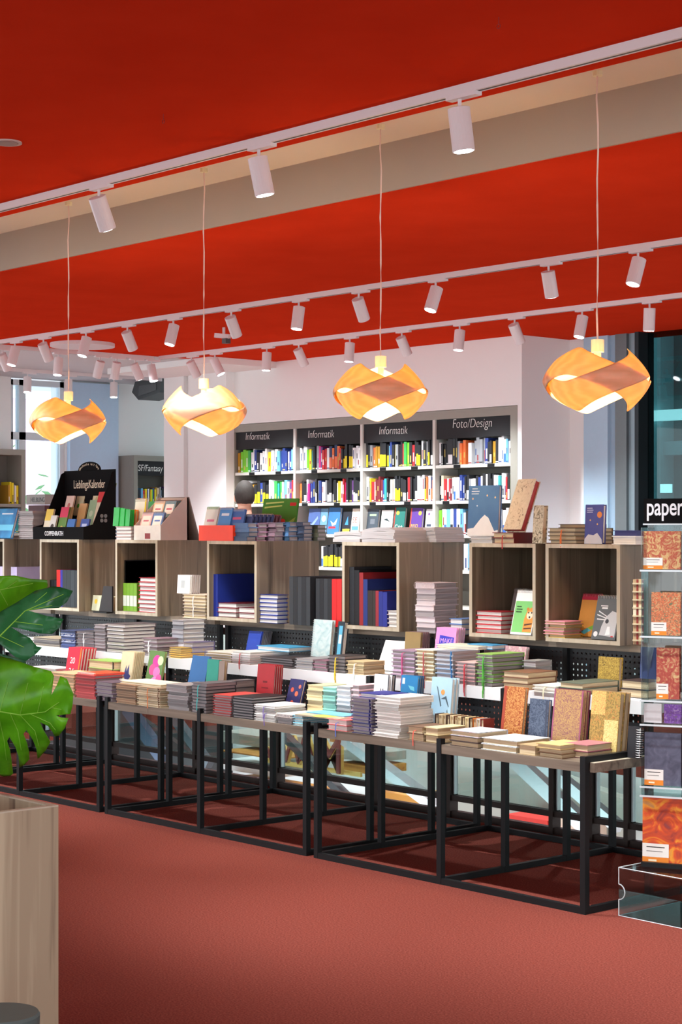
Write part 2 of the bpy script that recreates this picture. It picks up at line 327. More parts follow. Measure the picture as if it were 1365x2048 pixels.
def make_table(x0, x1):
    L = x1-x0; t = empty('display_table', (x0, 5.305, 0)); xm = L/2
    Y1, Y2, Y3 = .395, .80, 1.145
    for xx in (0, xm-T/2, L-T):
        for yy, h in ((0, .612), (Y1, .7995), (Y2, .965), (Y3-T, .965)): MB().box(xx, xx+T, yy, yy+T, .0, h).build('leg', BLACKM, t)
        MB().box(xx+.001, xx+T-.001, T, Y3-T, 0, T).build('base_bar', BLACKM, t)
        zr = 0 if xx == L-T and x1 > -4.6 else .0235; MB().box(xx+.001, xx+T-.001, T, Y1, .588-zr, .611-zr).build('side_rail', BLACKM, t)
    for yy in (0, Y3-T):
        for a, b in ((T, xm-T/2), (xm+T/2, L-T)): MB().box(a, b, yy+.001, yy+T-.001, 0, T).build('base_bar', BLACKM, t)
    for a, b in ((T, xm-T/2), (xm+T/2, L-T)):
        MB().box(a, b, .004, Y1, Z1-.038, Z1).build('wooden_shelf', WOODX, t)
        MB().box(a, b, Y1-.004, Y2+T, Z2-.055, Z2).build('white_shelf', WHITEM, t)
        o = MB().box(a, b, Y1+.014, Y1+.017, Z1+.001, Z2-.056).build('perforated_panel', PERF, t)
        o = MB().box(a, b, Y2+.02, Y2+.023, Z2+.001, Z3-.026).build('perforated_panel', PERF, t)
    MB().box(0, L, .765, Y3, Z3-.03, Z3).build('top_shelf', WOODX, t)
    return t
TABLES = [(-6.148, -4.54, 'black steel stepped display table beside the acrylic notebook rack'), (-7.827, -6.20, 'black steel stepped display table holding the red notebooks, between two others'),
          (-9.50, -7.876, 'black steel stepped display table with the 2024 planner, partly behind the monstera'), (-11.17, -9.55, 'black steel stepped display table carrying the cube with lilac booklets')]
for a, b, lb in TABLES: tag(make_table(a, b), lb, 'table')
tb = bpy.data.objects['display_table']
MB().box(1.608, 1.63, .03, .40, Z1-.038, Z1-.002).build('shelf_end', WOODX, tb)
MB().box(1.608, 1.63, .03, .40, Z1-.002, Z1).build('shelf_end_edge', EDGE, tb)
# ------------------------------------------------------------------ wooden cubes
YC = 6.0
def make_cube(x0, x1, label):
    w = x1-x0; d = .44; h = ZT-Z3; e = .018
    c = empty('wooden_cube', (x0, YC, Z3), 0, label, 'cube shelf')
    for n, (a, b, zz0, zz1) in (('side_panel', (0, e, 0, h)), ('side_panel', (w-e, w, 0, h)), ('top_panel', (e, w-e, h-e, h)), ('bottom_panel', (e, w-e, 0, e))):
        o = MB().box(a, b, .001, d, zz0, zz1).build(n, WOODV, c)
        MB().box(a, b, -.001, .001, zz0, zz1).build('edge_strip', EDGE, o)
    MB().box(e, w-e, d-.012, d, e, h-e).build('back_panel', WOODV, c)
    return c
CUBES = [(-5.365, -4.939, 'open walnut cube with the grey tiger calendar inside'), (-5.84, -5.425, 'open walnut cube with the green tiger calendar inside'),
         (-6.733, -6.316, 'open walnut cube packed with red, blue and black binders'), (-7.854, -7.42, 'open walnut cube with a tall blue binder and red-edged notebooks'),
         (-8.74, -8.32, 'open walnut cube with green books and a red and white stack'), (-9.565, -9.127, 'open walnut cube under the black calendar display box'),
         (-10.42, -9.99, 'open walnut cube with pale lilac booklets behind the monstera')]
for a, b, lb in CUBES: make_cube(a, b, lb)
# ================================================================== PENDANT LAMPS
def veneer():
    m = bpy.data.materials.new('maple_veneer'); m.use_nodes = True; t = m.node_tree; b = t.nodes['Principled BSDF']; out = t.nodes['Material Output']
    tc = t.nodes.new('ShaderNodeTexCoord'); mp = t.nodes.new('ShaderNodeMapping'); mp.inputs['Scale'].default_value = (1, 1, 4)
    n = t.nodes.new('ShaderNodeTexWave'); n.inputs['Scale'].default_value = 6; n.inputs['Distortion'].default_value = 6; n.inputs['Detail'].default_value = 2
    r = ramp(t, [(.0, (226, 198, 162)), (.6, (232, 206, 172)), (1, (238, 214, 182))])
    t.links.new(tc.outputs['Object'], mp.inputs[0]); t.links.new(mp.outputs[0], n.inputs['Vector']); t.links.new(n.outputs['Fac'], r.inputs[0])
    t.links.new(r.outputs[0], b.inputs['Base Color']); b.inputs['Roughness'].default_value = .5
    tr = t.nodes.new('ShaderNodeBsdfTranslucent'); mul = t.nodes.new('ShaderNodeMix'); mul.data_type = 'RGBA'; mul.blend_type = 'MULTIPLY'; mul.inputs['Factor'].default_value = 1
    mul.inputs['B'].default_value = lin((255, 226, 120)); t.links.new(r.outputs[0], mul.inputs['A']); t.links.new(mul.outputs['Result'], tr.inputs[0])
    mx = t.nodes.new('ShaderNodeMixShader'); mx.inputs[0].default_value = .42; t.links.new(b.outputs[0], mx.inputs[1]); t.links.new(tr.outputs[0], mx.inputs[2]); t.links.new(mx.outputs[0], out.inputs[0])
    return m
VEN = veneer(); CORD = mat((236, 206, 190), .6, name='lamp_cord'); CAPM = mat((244, 232, 190), .5, name='lamp_cap'); BULB = mat((255, 226, 170), .5, var=0, emit=12, name='bulb_glow')
def swirl_mesh():
    N, K = 288, 14; R, Hh = .212, .126; A, HW = .55, .45; m = MB()
    for i in range(N):
        ph = 4*PI*i/N; c = A*math.asin(.96*math.sin(1.5*ph))/math.asin(.96); off = .009*math.cos(1.5*ph)
        for j in range(K+1):
            v = c+HW*(2*j/K-1); q = abs(v)
            rr = (R+off)*(1-.44*q**1.5); zz = Hh*v
            m.v.append((rr*math.cos(ph), rr*math.sin(ph), zz))
    for i in range(N):
        for j in range(K):
            a = i*(K+1)+j; b = ((i+1) % N)*(K+1)+j; m.f.append((a, b, b+1, a+1)); m.m.append(0)
    me = m.mesh('swirl', VEN, True); return me
SW = swirl_mesh(); YP = 5.55
def pendant(px, pz, rz, label, e):
    X = XY(px, YP); ob = empty('pendant_lamp', (X, YP, pz), 0, label, 'pendant lamp', 'swirl pendant lamps')
    s = put(SW, 'lamp_shade', ob, None, (0, 0, rz)); md = s.modifiers.new('thick', 'SOLIDIFY'); md.thickness = .0016
    MB().tube([(0, 0, .115), (0, 0, .165)], .026, 20).build('lamp_cap', CAPM, ob)
    pts = [(.004*math.sin(k*1.7+px), .003*math.cos(k*2.1+px), .165+(ZC+.235-pz-.165)*k/10) for k in range(11)]; pts[0] = (0, 0, .165); pts[-1] = (0, 0, ZC+.235-pz)
    MB().tube(pts, .0038, 6).build('cord', CORD, ob)
    MB().tube([(0, 0, ZC+.235-pz-.02), (0, 0, ZC+.235-pz)], .02, 12).build('ceiling_rose', CAPM, ob)
    bm = bmesh.new(); bmesh.ops.create_uvsphere(bm, u_segments=14, v_segments=10, radius=.03); me = bpy.data.meshes.new('bulb'); bm.to_mesh(me); bm.free(); me.materials.append(BULB)
    put(me, 'bulb', ob, (0, 0, .05)); MB().tube([(0, 0, .07), (0, 0, .118)], .014, 10).build('socket', CAPM, ob)
    l = bpy.data.lights.new('pendant_light', 'POINT'); l.energy = PEND_W*e; l.color = (1, .83, .52); l.shadow_soft_size = .035
    lo = bpy.data.objects.new('pendant_light', l); COL.objects.link(lo); lo.location = (X, YP, pz+.0); 
VA = math.atan2(-RX, RY)                               # plan angle of the direction towards the camera
for px, pz, da, lb in ((1196, 2.09, math.radians(14), 'swirled maple veneer pendant hanging over the cube with the grey tiger calendar'), (762, 2.115, math.radians(6), 'swirled maple veneer pendant hanging over the cube of red and blue binders'),
                       (408, 2.095, math.radians(-14), 'swirled maple veneer pendant hanging over the cube with the tall blue binder'), (137, 2.10, math.radians(32), 'swirled maple veneer pendant hanging over the black calendar display box')):
    pendant(px, pz, math.atan2(-RX, RY)+da, lb, 1)
# ================================================================== CEILING TRACKS + SPOTLIGHTS
LENS = mat((246, 250, 255), .4, var=0, emit=14, name='spot_lens'); SLOT = mat((70, 66, 66), .6, name='track_slot')
def track(label, a, b):
    t = empty('lighting_track', a, math.atan2(b[1]-a[1], b[0]-a[0]), label, 'lighting track'); L = math.hypot(b[0]-a[0], b[1]-a[1])
    MB().box(0, L, -.018, .018, -.034, 0).build('rail', LAMPW, t); MB().box(.01, L-.01, -.006, .006, -.0345, -.030).build('slot', SLOT, t); return t
ZTK = ZC-.034
def spot(X, Y, aim, label, group, energy=1.0, ang=math.radians(72), along=0.0):
    o = empty('track_spotlight', (X, Y, ZTK), along, label, 'spotlight', group)
    MB().box(-.055, .095, -.017, .017, -.014, .0005).build('adapter', LAMPW, o); MB().tube([(0, 0, -.012), (0, 0, -.055)], .007, 8).build('stem', LAMPW, o)
    q = Vector(aim).normalized(); q = Matrix.Rotation(-along, 3, 'Z') @ q
    rot = Vector((0, 0, -1)).rotation_difference(q)
    h = MB().tube([(0, 0, .03), (0, 0, .028), (0, 0, -.125), (0, 0, -.128)], [.036, .041, .041, .040], 24).build('housing', LAMPW, o, False); h.location = (0, 0, -.075); h.rotation_mode = 'QUATERNION'; h.rotation_quaternion = rot
    MB().tube([(0, 0, -.1285), (0, 0, -.1295)], .034, 20).build('lens', LENS, h)
    if energy:
        l = bpy.data.lights.new('spot_beam', 'SPOT'); l.energy = SPOT_W*energy; l.spot_size = ang; l.spot_blend = .7; l.shadow_soft_size = .035; l.color = (.90, .97, 1)
        lo = bpy.data.objects.new('spot_beam', l); COL.objects.link(lo); d = Vector(aim).normalized(); lo.location = Vector((X, Y, ZTK-.075))+d*.14
        lo.rotation_mode = 'QUATERNION'; lo.rotation_quaternion = Vector((0, 0, -1)).rotation_difference(d)
track('white lighting track on the red ceiling in front of the pendant lamps', (-13.0, 4.63, ZC), (3, 4.63, ZC))
track('white lighting track on the red ceiling just behind the pendant lamps', (-13.4, 7.97, ZC), (2, 7.97, ZC))
track('white lighting track on the red ceiling along the bookcase wall', (-13.6, 9.84, ZC), (0, 9.84, ZC))
track('white lighting track along the edge of the red ceiling beside the grey ceiling', (-13.66, 2.0, ZC), (-13.66, 9.8, ZC))
track('short white lighting track on the grey ceiling before the window', (-15.6, 6.0, ZC), (-15.6, 11.3, ZC))
track('unseen white lighting track added over the open carpet in front of the planter', (-12, 1.6, ZC), (3, 1.6, ZC))  # unseen track, added to carry extra spotlights
def vec(r, f, z=-1): return (r*RX-f*RY, r*RY+f*RX, z)   # image-right, forward, up -> world
TOC, AWAY = vec(-.22, -.18), vec(.35, .55)
def hx(px, Y): return XY(px, Y)
for px, aim, e in ((198, vec(.30, .42), 1.0), (518, vec(.20, .05), 1.2), (920, vec(.12, .02), 1.2)):
    spot(hx(px, 4.63), 4.63, aim, {198: 'white cylinder spotlight aimed away on the front track above the calendar box', 518: 'lit white cylinder spotlight on the front track between two pendant cords', 920: 'lit white cylinder spotlight on the front track near the rightmost pendant cord'}[px], None, e)
for X in (-1.2, -2.3, -3.3, -8.9, -9.9, -11.0): spot(X, 4.63, (0.05, .30, -1), 'unseen white cylinder spotlight added further along the front lighting track', 'added front track spotlights', 1.1)  # heads out of view, added for light on tables and floor
for X in (-1.0, -3.0, -6.4, -8.6, -10.5): spot(X, 1.6, (0, .35, -1), 'unseen white cylinder spotlight added on the track over the open carpet', 'added carpet track spotlights', .28)  # unseen heads, added to light the foreground carpet
for px, aim in ((30, TOC), (172, TOC), (347, TOC), (598, vec(-.12, -.1)), (872, vec(-.3, -.2)), (1277, vec(-.28, -.18))):
    spot(hx(px, 7.97), 7.97, aim, 'lit white cylinder spotlight on the track behind the pendants, lens towards the carpet', 'lit spotlights on the middle track', .8)
for px in (87, 255, 463, 718, 1098): spot(hx(px, 7.97), 7.97, AWAY if px != 1098 else vec(.2, .3), 'white cylinder spotlight on the track behind the pendants, turned to the bookcase', 'averted spotlights on the middle track', .8)
for px, aim in ((534, vec(-.05, -.05)), (700, vec(-.06, -.05)), (920, vec(-.1, -.1)), (1165, vec(-.2, -.15)), (1300, vec(-.02, .1)), (430, vec(.5, -.1))):
    spot(hx(px, 9.84), 9.84, aim, 'lit white cylinder spotlight on the track along the bookcase wall, lens down', 'lit spotlights on the bookcase track', .8)
for px in (383, 598, 804, 1030): spot(hx(px, 9.84), 9.84, vec(.45, .45), 'white cylinder spotlight on the bookcase track, turned to the wall', 'averted spotlights on the bookcase track', .9)
def sy(px, X): return onx(px, 700, X).y
for px, aim, lb in ((117, vec(-.05, -.15), 'lit'), (303, vec(.2, -.1), 'lit'), (5, AWAY, 'a'), (200, vec(-.3, .3), 'a'), (233, vec(-.2, .3), 'a'), (270, vec(.4, .35), 'a')):
    spot(-13.66, sy(px, -13.66), aim, 'lit spotlight on the track along the grey ceiling edge' if lb == 'lit' else 'averted spotlight on the track along the grey ceiling edge', ('lit' if lb == 'lit' else 'averted')+' spotlights along the grey ceiling edge', .8, along=PI/2)
for px in (55, 137, 228): spot(-15.6, sy(px, -15.6), vec(0, -.15), 'lit spotlight on the grey ceiling close to the window wall', 'window wall spotlights', 1.0, along=PI/2)
# ================================================================== BOOKCASES ON THE WALLS
BY = 11.0
bc = empty('bookcase', (-14.03, BY, 0), 0, 'tall grey wall bookcase with four bays and chalkboard headers', 'bookcase')
BXS = [-14.0, XY(589, BY), XY(723, BY), XY(868, BY), -10.19]; BTOP = 2.516
SHZ = [2.043, 1.732, 1.437, 1.13, .82, .5, .1]
for a, b in ((-14.03, -13.95), (-10.23, -10.15)): MB().box(a+14.03, b+14.03, 0, .3, 0, BTOP-.075).build('side_panel', SHELFG, bc)
MB().box(0, 3.88, 0, .3, BTOP-.075, BTOP).build('top_panel', SHELFG, bc); MB().box(0, 3.88, .285, .299, 0, BTOP-.075).build('back_panel', mat((120, 118, 110), .7, var=.03), bc)
for xx in BXS[1:4]: MB().box(xx+14.03-.016, xx+14.03+.016, .002, .285, 0, BTOP-.075).build('divider', SHELFL, bc)
for i in range(4):
    a = BXS[i]+14.03+(.05 if i == 0 else .016); b = BXS[i+1]+14.03-(.04 if i == 3 else .016)
    for z in SHZ:
        o = MB().box(a, b, .012, .285, z-.028, z).build('shelf', SHELFG, bc); MB().box(a, b, .008, .012, z-.028, z).build('shelf_edge', SHELFL, o)
    hd = MB().box(a, b, .02, .035, BTOP-.245, BTOP-.075).build('chalkboard', CHALKB, bc)
    px, py, tx, sz = ((488, 880, 'Informatik', .105), (613, 876, 'Informatik', .105), (755, 869, 'Informatik', .105), (902, 856, 'Foto/Design', .112))[i]
    q = ony(px, py, BY); text(tx, sz, CHALK, hd, (q.x+14.03, .018, q.z), (PI/2, .02, 0), 'chalk_lettering', .0008, shear=.12, sx=.86, bold=-.002)
    for u in (.25, .7): MB().box(a+(b-a)*u, a+(b-a)*u+.08, .004, .008, SHZ[0]-.03, SHZ[0]-.002).build('price_holder', BLACKM, bc)
    for u in (.1, .6): MB().box(a+(b-a)*u, a+(b-a)*u+.08, .004, .008, SHZ[1]-.03, SHZ[1]-.002).build('price_holder', BLACKM, bc)
PAL = {'w': ('white', (238, 240, 242)), 'k': ('black', (34, 36, 40)), 'b': ('navy blue', (44, 66, 140)), 'c': ('sky blue', (110, 180, 222)), 'y': ('yellow', (236, 214, 40)), 'o': ('orange', (232, 120, 60)), 'r': ('red', (196, 40, 46)),
       'm': ('magenta', (214, 44, 130)), 'g': ('green', (60, 170, 80)), 'l': ('lime green', (120, 206, 48)), 't': ('teal', (52, 160, 160)), 's': ('grey', (150, 154, 158)), 'n': ('ochre', (186, 140, 40)), 'p': ('purple', (104, 66, 130)),
       'd': ('maroon', (120, 40, 48)), 'e': ('cream', (228, 214, 180)), 'u': ('slate', (78, 92, 110)),
       'Y': ('black and yellow', (34, 36, 40), (240, 220, 30)), 'O': ('navy and orange', (44, 56, 96), (236, 120, 76)), 'K': ('black and white', (36, 38, 42), (232, 232, 232)), 'W': ('white and blue', (240, 242, 244), (60, 110, 190)), 'C': ('white and black', (240, 242, 244), (40, 40, 44))}
def spine_mesh(t, h, d, code):
    e = PAL[code]; c1 = mat(e[1], .5, var=.03); m = MB(); mats = [c1, PAGE]
    m.box(-t/2, -t/2+.002, 0, d, 0, h).box(t/2-.002, t/2, 0, d, 0, h).box(-t/2+.002, t/2-.002, 0, .003, 0, h)
    m.mi = 1; m.box(-t/2+.002, t/2-.002, .003, d-.004, .003, h-.004)
    if len(e) > 2:
        mats.append(mat(e[2], .5, var=.03)); m.mi = 2; m.box(-t/2+.0005, t/2-.0005, -.0006, .0002, h*.04, h*(.52 if code in 'YO' else .4))
    else:
        k = random.random(); lo = random.uniform(.08, .5); mats.append(mat(random.choice([(40, 40, 44), (70, 90, 130), (150, 50, 50)]) if sum(e[1]) > 420 else random.choice([(225, 225, 225), (200, 180, 90)]), .5, var=.03)); m.mi = 2
        if k < .6: m.box(-t*.2, t*.2, -.0006, .0002, h*lo, h*(lo+random.uniform(.15, .42)))
        if k > .4: m.box(-t*.48, t*.48, -.0006, .0002, h*.04, h*.09)
    return m.mesh('book', mats)
def shelf_books(codes, a, b, Y, z, place, seed, hm=.212, axis='x', d=.17, kind='book'):
    rnd = random.Random(seed); codes = codes.replace(' ', ''); n = len(codes); ts = [rnd.uniform(.7, 1.3) for _ in codes]; k = (b-a)*.985/sum(ts); p = a+.004
    for c, t in zip(codes, ts):
        t *= k
        if c != '.':
            h = hm*rnd.uniform(.86, 1.1); me = spine_mesh(t*.97, h, d, c); nm = PAL[c][0]
            o = put(me, kind, None, (p+t/2, Y+rnd.uniform(0, .02), z) if axis == 'x' else (Y-rnd.uniform(0, .02), p+t/2, z), (0, 0, 0) if axis == 'x' else (0, 0, PI/2))
            tag(o, '%s %s on %s' % (nm, kind.replace('_', ' '), place), 'book', '%s books on %s' % (nm, place))
        p += t
BAYN = ['the Informatik bay beside the pillar', 'the middle Informatik bay', 'the Informatik bay next to Foto/Design', 'the Foto/Design bay']
ROWS = [['nlllgwwbkwwwwywwwcbbbwbcw', 'wwwwlytkksmprrwOoOorkYYkYYwwww', 'YksonnYYYYcbkyskkrglkrkYYwksYKb', 'wkkkKKkksoo.w.ssssbkKnkwwWcw'],
        ['eeewkknYYbYYwwwgtgwcwpr', 'okKwmbbkKsbwwsKKKkwywrmkkpKKkC', 'wbyrwddddbtkKewYYYkKKKrkkKwwwYowOo', 'kerCrdwWwwbbkKsCCKbCKCKkKwwtwwrKl']]
for i in range(4):
    a = BXS[i]+(.06 if i == 0 else .022); b = BXS[i+1]-(.05 if i == 3 else .022)
    for r in (0, 1): shelf_books(ROWS[r][i], a, b, BY+.03, SHZ[r], 'the %s shelf of %s' % (('top', 'second')[r], BAYN[i]), 11+i*5+r)
shelf_books('lwWcCbwcwktnsKswkwssWws', BXS[3]+.022, BXS[4]-.05, BY+.03, SHZ[2], 'the third shelf of the Foto/Design bay', 51)
shelf_books('wctckw', BXS[4]-.62, BXS[4]-.38, BY+.03, SHZ[3], 'the fourth shelf of the Foto/Design bay', 52)
shelf_books('WYYYYYYYKYYKk', BXS[1]+.34, BXS[1]+.78, BY+.03, SHZ[3], 'the fourth shelf of the middle Informatik bay', 53)
shelf_books('cwtkwcsw', BXS[0]+.55, BXS[1]-.022, BY+.03, SHZ[2], 'the third shelf of the Informatik bay beside the pillar', 54)
# ------------------------------------------------------------------ notebooks: flat or standing, cover + page block (+ print, ribbon, spiral)
MC = {}
def nbmesh(w, d, t, cov, page, spine='y1', cth=.0028):
    k = (round(w, 4), round(d, 4), round(t, 4), cov.name, page.name, spine)
    if k in MC: return MC[k]
    c = MB().box(0, w, 0, d, 0, cth).box(0, w, 0, d, t-cth, t)
    i = .0055; x0, x1, y0, y1 = i, w-i, i, d-i
    if spine == 'x0': c.box(0, cth, 0, d, cth, t-cth); x0 = cth
    if spine == 'x1': c.box(w-cth-.002, w-.002, 0, d, cth, t-cth); x1 = w-cth-.002
    if spine == 'y0': c.box(0, w, .004, .004+cth, cth, t-cth); y0 = .004+cth
    if spine == 'y1': c.box(0, w, d-cth, d, cth, t-cth); y1 = d-cth
    p = MB().box(x0, x1, y0, y1, cth, t-cth)
    MC[k] = (c.mesh('notebook', cov), p.mesh('page_block', page)); return MC[k]
def art(o, w, d, t, items):
    m = MB(); mats = []; z = t+.0004
    for it in items:
        if it[0] == 't':
            _, s, u, v, sz, c = it; text(s, sz, mat(c, .6, var=.02), o, (u*w, v*d, z+.0004), (0, 0, 0), 'lettering', .0002); continue
        c = mat(it[-1], .6, var=.03) if isinstance(it[-1], tuple) else it[-1]
        if c not in mats: mats.append(c)
        m.mi = mats.index(c); z += .0001
        if it[0] == 'r': u0, v0, u1, v1 = it[1:5]; P = [(u0, v0), (u1, v0), (u1, v1), (u0, v1)]
        elif it[0] == 'o': u, v, r = it[1:4]; P = [(u+r/w*math.cos(k*PI/8), v+r/d*math.sin(k*PI/8)) for k in range(16)]
        else: P = it[1]
        m.quad([(u*w, v*d, z) for u, v in P])
    if m.v: m.build('cover_print', mats, o)
def spiral(o, w, d, t, c, edge='y1', step=.009):
    m = MB(); r = t/2+.004; L = w if edge[0] == 'y' else d; n = int(L/step)
    for k in range(n):
        s = (k+.5)*step; pts = []
        for q in range(9):
            a = 2*PI*q/8; uu, vv = math.cos(a)*r, t/2+math.sin(a)*r
            if edge == 'y1': pts.append((s, d-.004+uu, vv))
            elif edge == 'y0': pts.append((s, .004+uu, vv))
            elif edge == 'x0': pts.append((.004+uu, s, vv))
            else: pts.append((w-.004+uu, s, vv))
        m.tube(pts, .0011, 4, False)
    m.build('spiral_binding', c, o)
def ribbon(o, pts, c, wd=.006): 
    m = MB()
    for p, q in zip(pts, pts[1:]): m.quad([(p[0]-wd/2, p[1], p[2]), (p[0]+wd/2, p[1], p[2]), (q[0]+wd/2, q[1], q[2]), (q[0]-wd/2, q[1], q[2])])
    ob = m.build('ribbon_bookmark', mat(c, .6, var=.03), o); md = ob.modifiers.new('thick', 'SOLIDIFY'); md.thickness = .0008
def book(loc, rot, w, d, t, cov, page, label, group=None, spine='y1', name='notebook', cat='notebook', items=None, spi=None, rib=None, band=None):
    if name == 'notebook':
        for q in ('album', 'journal', 'planner', 'booklet', 'calendar'):
            if q in label: name = cat = q; break
    cm, pm = nbmesh(w, d, t, cov, page, spine); o = put(cm, name, None, loc, rot); tag(o, label, cat, group); put(pm, 'page_block', o)
    if items: art(o, w, d, t, items)
    if spi: spiral(o, w, d, t, mat(spi[0], .35, .6, var=.02), spi[1])
    if rib: ribbon(o, [(w*.55, .004, t*.5), (w*.55, -.010, t*.4), (w*.56, -.0155, -.02), (w*.58, -.0165, -.05)], rib)
    if band: MB().box(w-.016, w-.012, -.0012, d+.0012, -.0006, t+.0006).build('elastic_band', mat(band, .6, var=.02), o)
    return o
COLR = {}
IN = Z3+.018
def inner(X, Y):                                         # keep what stands in a cube between its side panels
    for a, b, _ in CUBES:
        if a-.06 < X < b and Y > 6.0 and X < a+.1: return max(X, a+.0195)
        if a < X < b+.03 and X > b-.1: return min(X, b-.0195)
    return X
def C(*c):
    m = mat(c, .55, var=.04); COLR[m.name] = c; return m
def variants(m):
    c = COLR.get(m.name); return [m] if not c else [m, C(*[int(v*.80) for v in c]), C(*[min(255, int(v*1.08)) for v in c])]
def stack(xl, xc, dep, ytop, Yf, zs, n, covs, page, label, name='notebook', cat='notebook', spine='y1', topcov=None, jit=.003, spi=None, rib=None, band=None, items=None, rz=0, ribs=None):
    X0, X1 = XY(xl, Yf), XY(xc, Yf)
    if zs == IN: X0, X1 = inner(X0, Yf), inner(X1, Yf)
    if dep > 5: dep = onx(dep, HY, X1).y-Yf
    zt = ZY(xc, ytop, Yf); t = (zt-zs)/n; rnd = random.Random(int(xl*7+ytop)); w = X1-X0; q = None
    covs = sum([variants(q) for q in (covs if isinstance(covs, (list, tuple)) else [covs])], [])
    covs = [covs[(k*7+3) % len(covs)] for k in range(len(covs)*2)]; rnd.shuffle(covs)
    for i in range(n):
        cv = topcov if (topcov and i == n-1) else covs[i % len(covs)]
        q = book((X0+rnd.uniform(-jit, jit), Yf+rnd.uniform(-jit, jit), zs+i*t), (0, 0, rz+rnd.uniform(-.012, .012)), w, dep, t, cv, page, label, label.split(',')[0][:60]+' pile' if n > 1 else None, spine, name, cat,
                 items if i == n-1 else None, spi if (spi and (i == n-1 or spi[-1] == 'all')) else None, (rib if (ribs or i == n-1 or i == n//2) else None), band)
    return zs+n*t
def stand(xl, xr, ytop, Y, zs, t, cov, page, label, n=1, tilt=8, d=None, yaw=0, name='notebook', cat='notebook', spine='x0', items=None, spi=None, bcov=None, step=None, blabel=None, rib=None, h=None):
    X0, X1 = XY(xl, Y), XY(xr, Y); w = d or (X1-X0); th = math.radians(90-tilt); hh = h or (ZY((xl+xr)/2, ytop, Y+.02)-zs)/math.sin(th)
    if zs == Z1:                                           # second row of the front shelf: stand between the piles and the step
        Y = min(max(Y, 5.575), 5.688-n*t*1.1-hh*math.cos(th)); X0, X1 = XY(xl, Y), XY(xr, Y); w = X1-X0; hh = (ZY((xl+xr)/2, ytop, Y+.02)-zs)/math.sin(th)
    for i in range(n):
        lb = label if (i == 0 or not blabel) else blabel
        off = t*math.cos(math.radians(tilt)); y = Y+t/math.cos(math.radians(tilt))*(i*(step or 1.06))
        book((X0, y+math.sin(th)*t*.0, zs+.0005), (th, 0, yaw), w, hh, t, cov if i == 0 else (bcov or cov), page, lb, (lb.split(',')[0][:60]+' set') if n > 1 and (i > 0 or not blabel) else None, spine, name, cat, items if i == 0 else None, spi, None)
# ------------------------------------------------------------------ tier 1 (front shelf), front row, far end to acrylic rack
F1 = 5.322
stack(98, 147, .19, 1349, F1, Z1, 7, [C(214, 170, 130), C(226, 190, 150)], PAGEC, 'orange-beige spiral calendar in the pile half hidden by the monstera', spi=((60, 50, 46), 'x0', 'all'))
stack(151, 189, .19, 1352, F1, Z1, 8, [C(178, 60, 62), C(196, 84, 84)], PAGEG, 'pinkish red notebook in the pile under an orange spiral planner', spine='y0')
z = ZY(191, 1352, F1); book((XY(152, F1), F1+.01, z), (0, 0, -.0), .17, .19, .008, C(226, 74, 40), PAGE, 'orange-red planner with white spiral lying on the red pile', spine='x0', spi=((240, 236, 232), 'y0'))
stack(191, 224, .16, 1366, F1, Z1, 5, [C(96, 80, 100), C(120, 100, 116)], PAGEG, 'dusky purple notebook in the low pile at the table gap', spi=((235, 232, 235), 'y1'))
stack(233, 271, .20, 1371, F1, Z1, 8, C(150, 120, 92), PAGEC, 'kraft brown notebook in the pile under a big cream cover', spine='y0')
stack(274, 320, .20, 1377, F1-.003, Z1, 9, [C(206, 190, 160), C(190, 168, 140)], PAGEC, 'cream notebook with orange ribbon in the pile on the front shelf', rib=(206, 110, 46), band=(120, 84, 60))
z = max(ZY(271, 1371, F1), ZY(320, 1377, F1)); book((XY(231, F1), F1+.03, z+.001), (0, 0, 0), .36, .17, .012, C(240, 232, 206), PAGEC, 'wide cream cover album lying across two brown piles')
stack(334, 374, .20, 1372, F1, Z1, 7, [C(146, 142, 142), C(166, 160, 160)], PAGEG, 'soft grey booklet in the wavy pile beside the teal ribbon pile', jit=.008, spine='y0')
stack(382, 412, .19, 1368, F1, Z1, 9, [C(70, 72, 76), C(96, 92, 96)], PAGEG, 'charcoal notebook with teal ribbon in the pile at the table leg', rib=(60, 180, 176))
zr = stack(426, 462, .20, 1392, F1, Z1, 8, C(168, 58, 56), PAGEG, 'brick red notebook in the pile below the standing red one', topcov=C(206, 76, 70))
stack(464, 505, .21, 1396, F1, Z1, 8, C(40, 40, 44), PAGEG, 'black covered notebook with grey pages in the pile next to the red pile')
stack(509, 550, .19, 1413, F1, Z1, 7, [C(228, 226, 222), C(206, 204, 200)], PAGE, 'white notebook with lilac ribbon in the front shelf pile', rib=(120, 100, 170), topcov=C(246, 246, 244))
stack(553, 584, .20, 1430, F1, Z1, 3, C(120, 116, 116), PAGEG, 'grey notebook with thick white spiral facing the aisle', spi=((240, 240, 240), 'y0'), topcov=C(232, 226, 220))
zt = stack(587, 606, .16, 1432, F1, Z1, 4, [pattern('teal_dots', [(.35, (60, 150, 160)), (.55, (190, 214, 216)), (.7, (80, 170, 190))], 90), C(120, 190, 210)], PAGE, 'teal dotted booklet in the low pile at the table end')
book((XY(588, F1), F1+.07, zt), (0, 0, .0), .27, .11, .010, C(120, 190, 224), PAGE, 'sky blue notebook lying across the teal dotted pile')
book((XY(592, F1), F1-.005, zt), (0, 0, .02), .30, .07, .006, C(190, 178, 150), PAGEC, 'slim buff notebook lying across the table gap', items=[('o', .55, .6, .06, (214, 206, 96))])
zz = stack(655, 694, .17, 1441, F1, Z1, 2, C(226, 110, 110), PAGE, 'coral pink notebook with blue ribbon at the table corner', rib=(90, 120, 200), topcov=C(240, 130, 130))
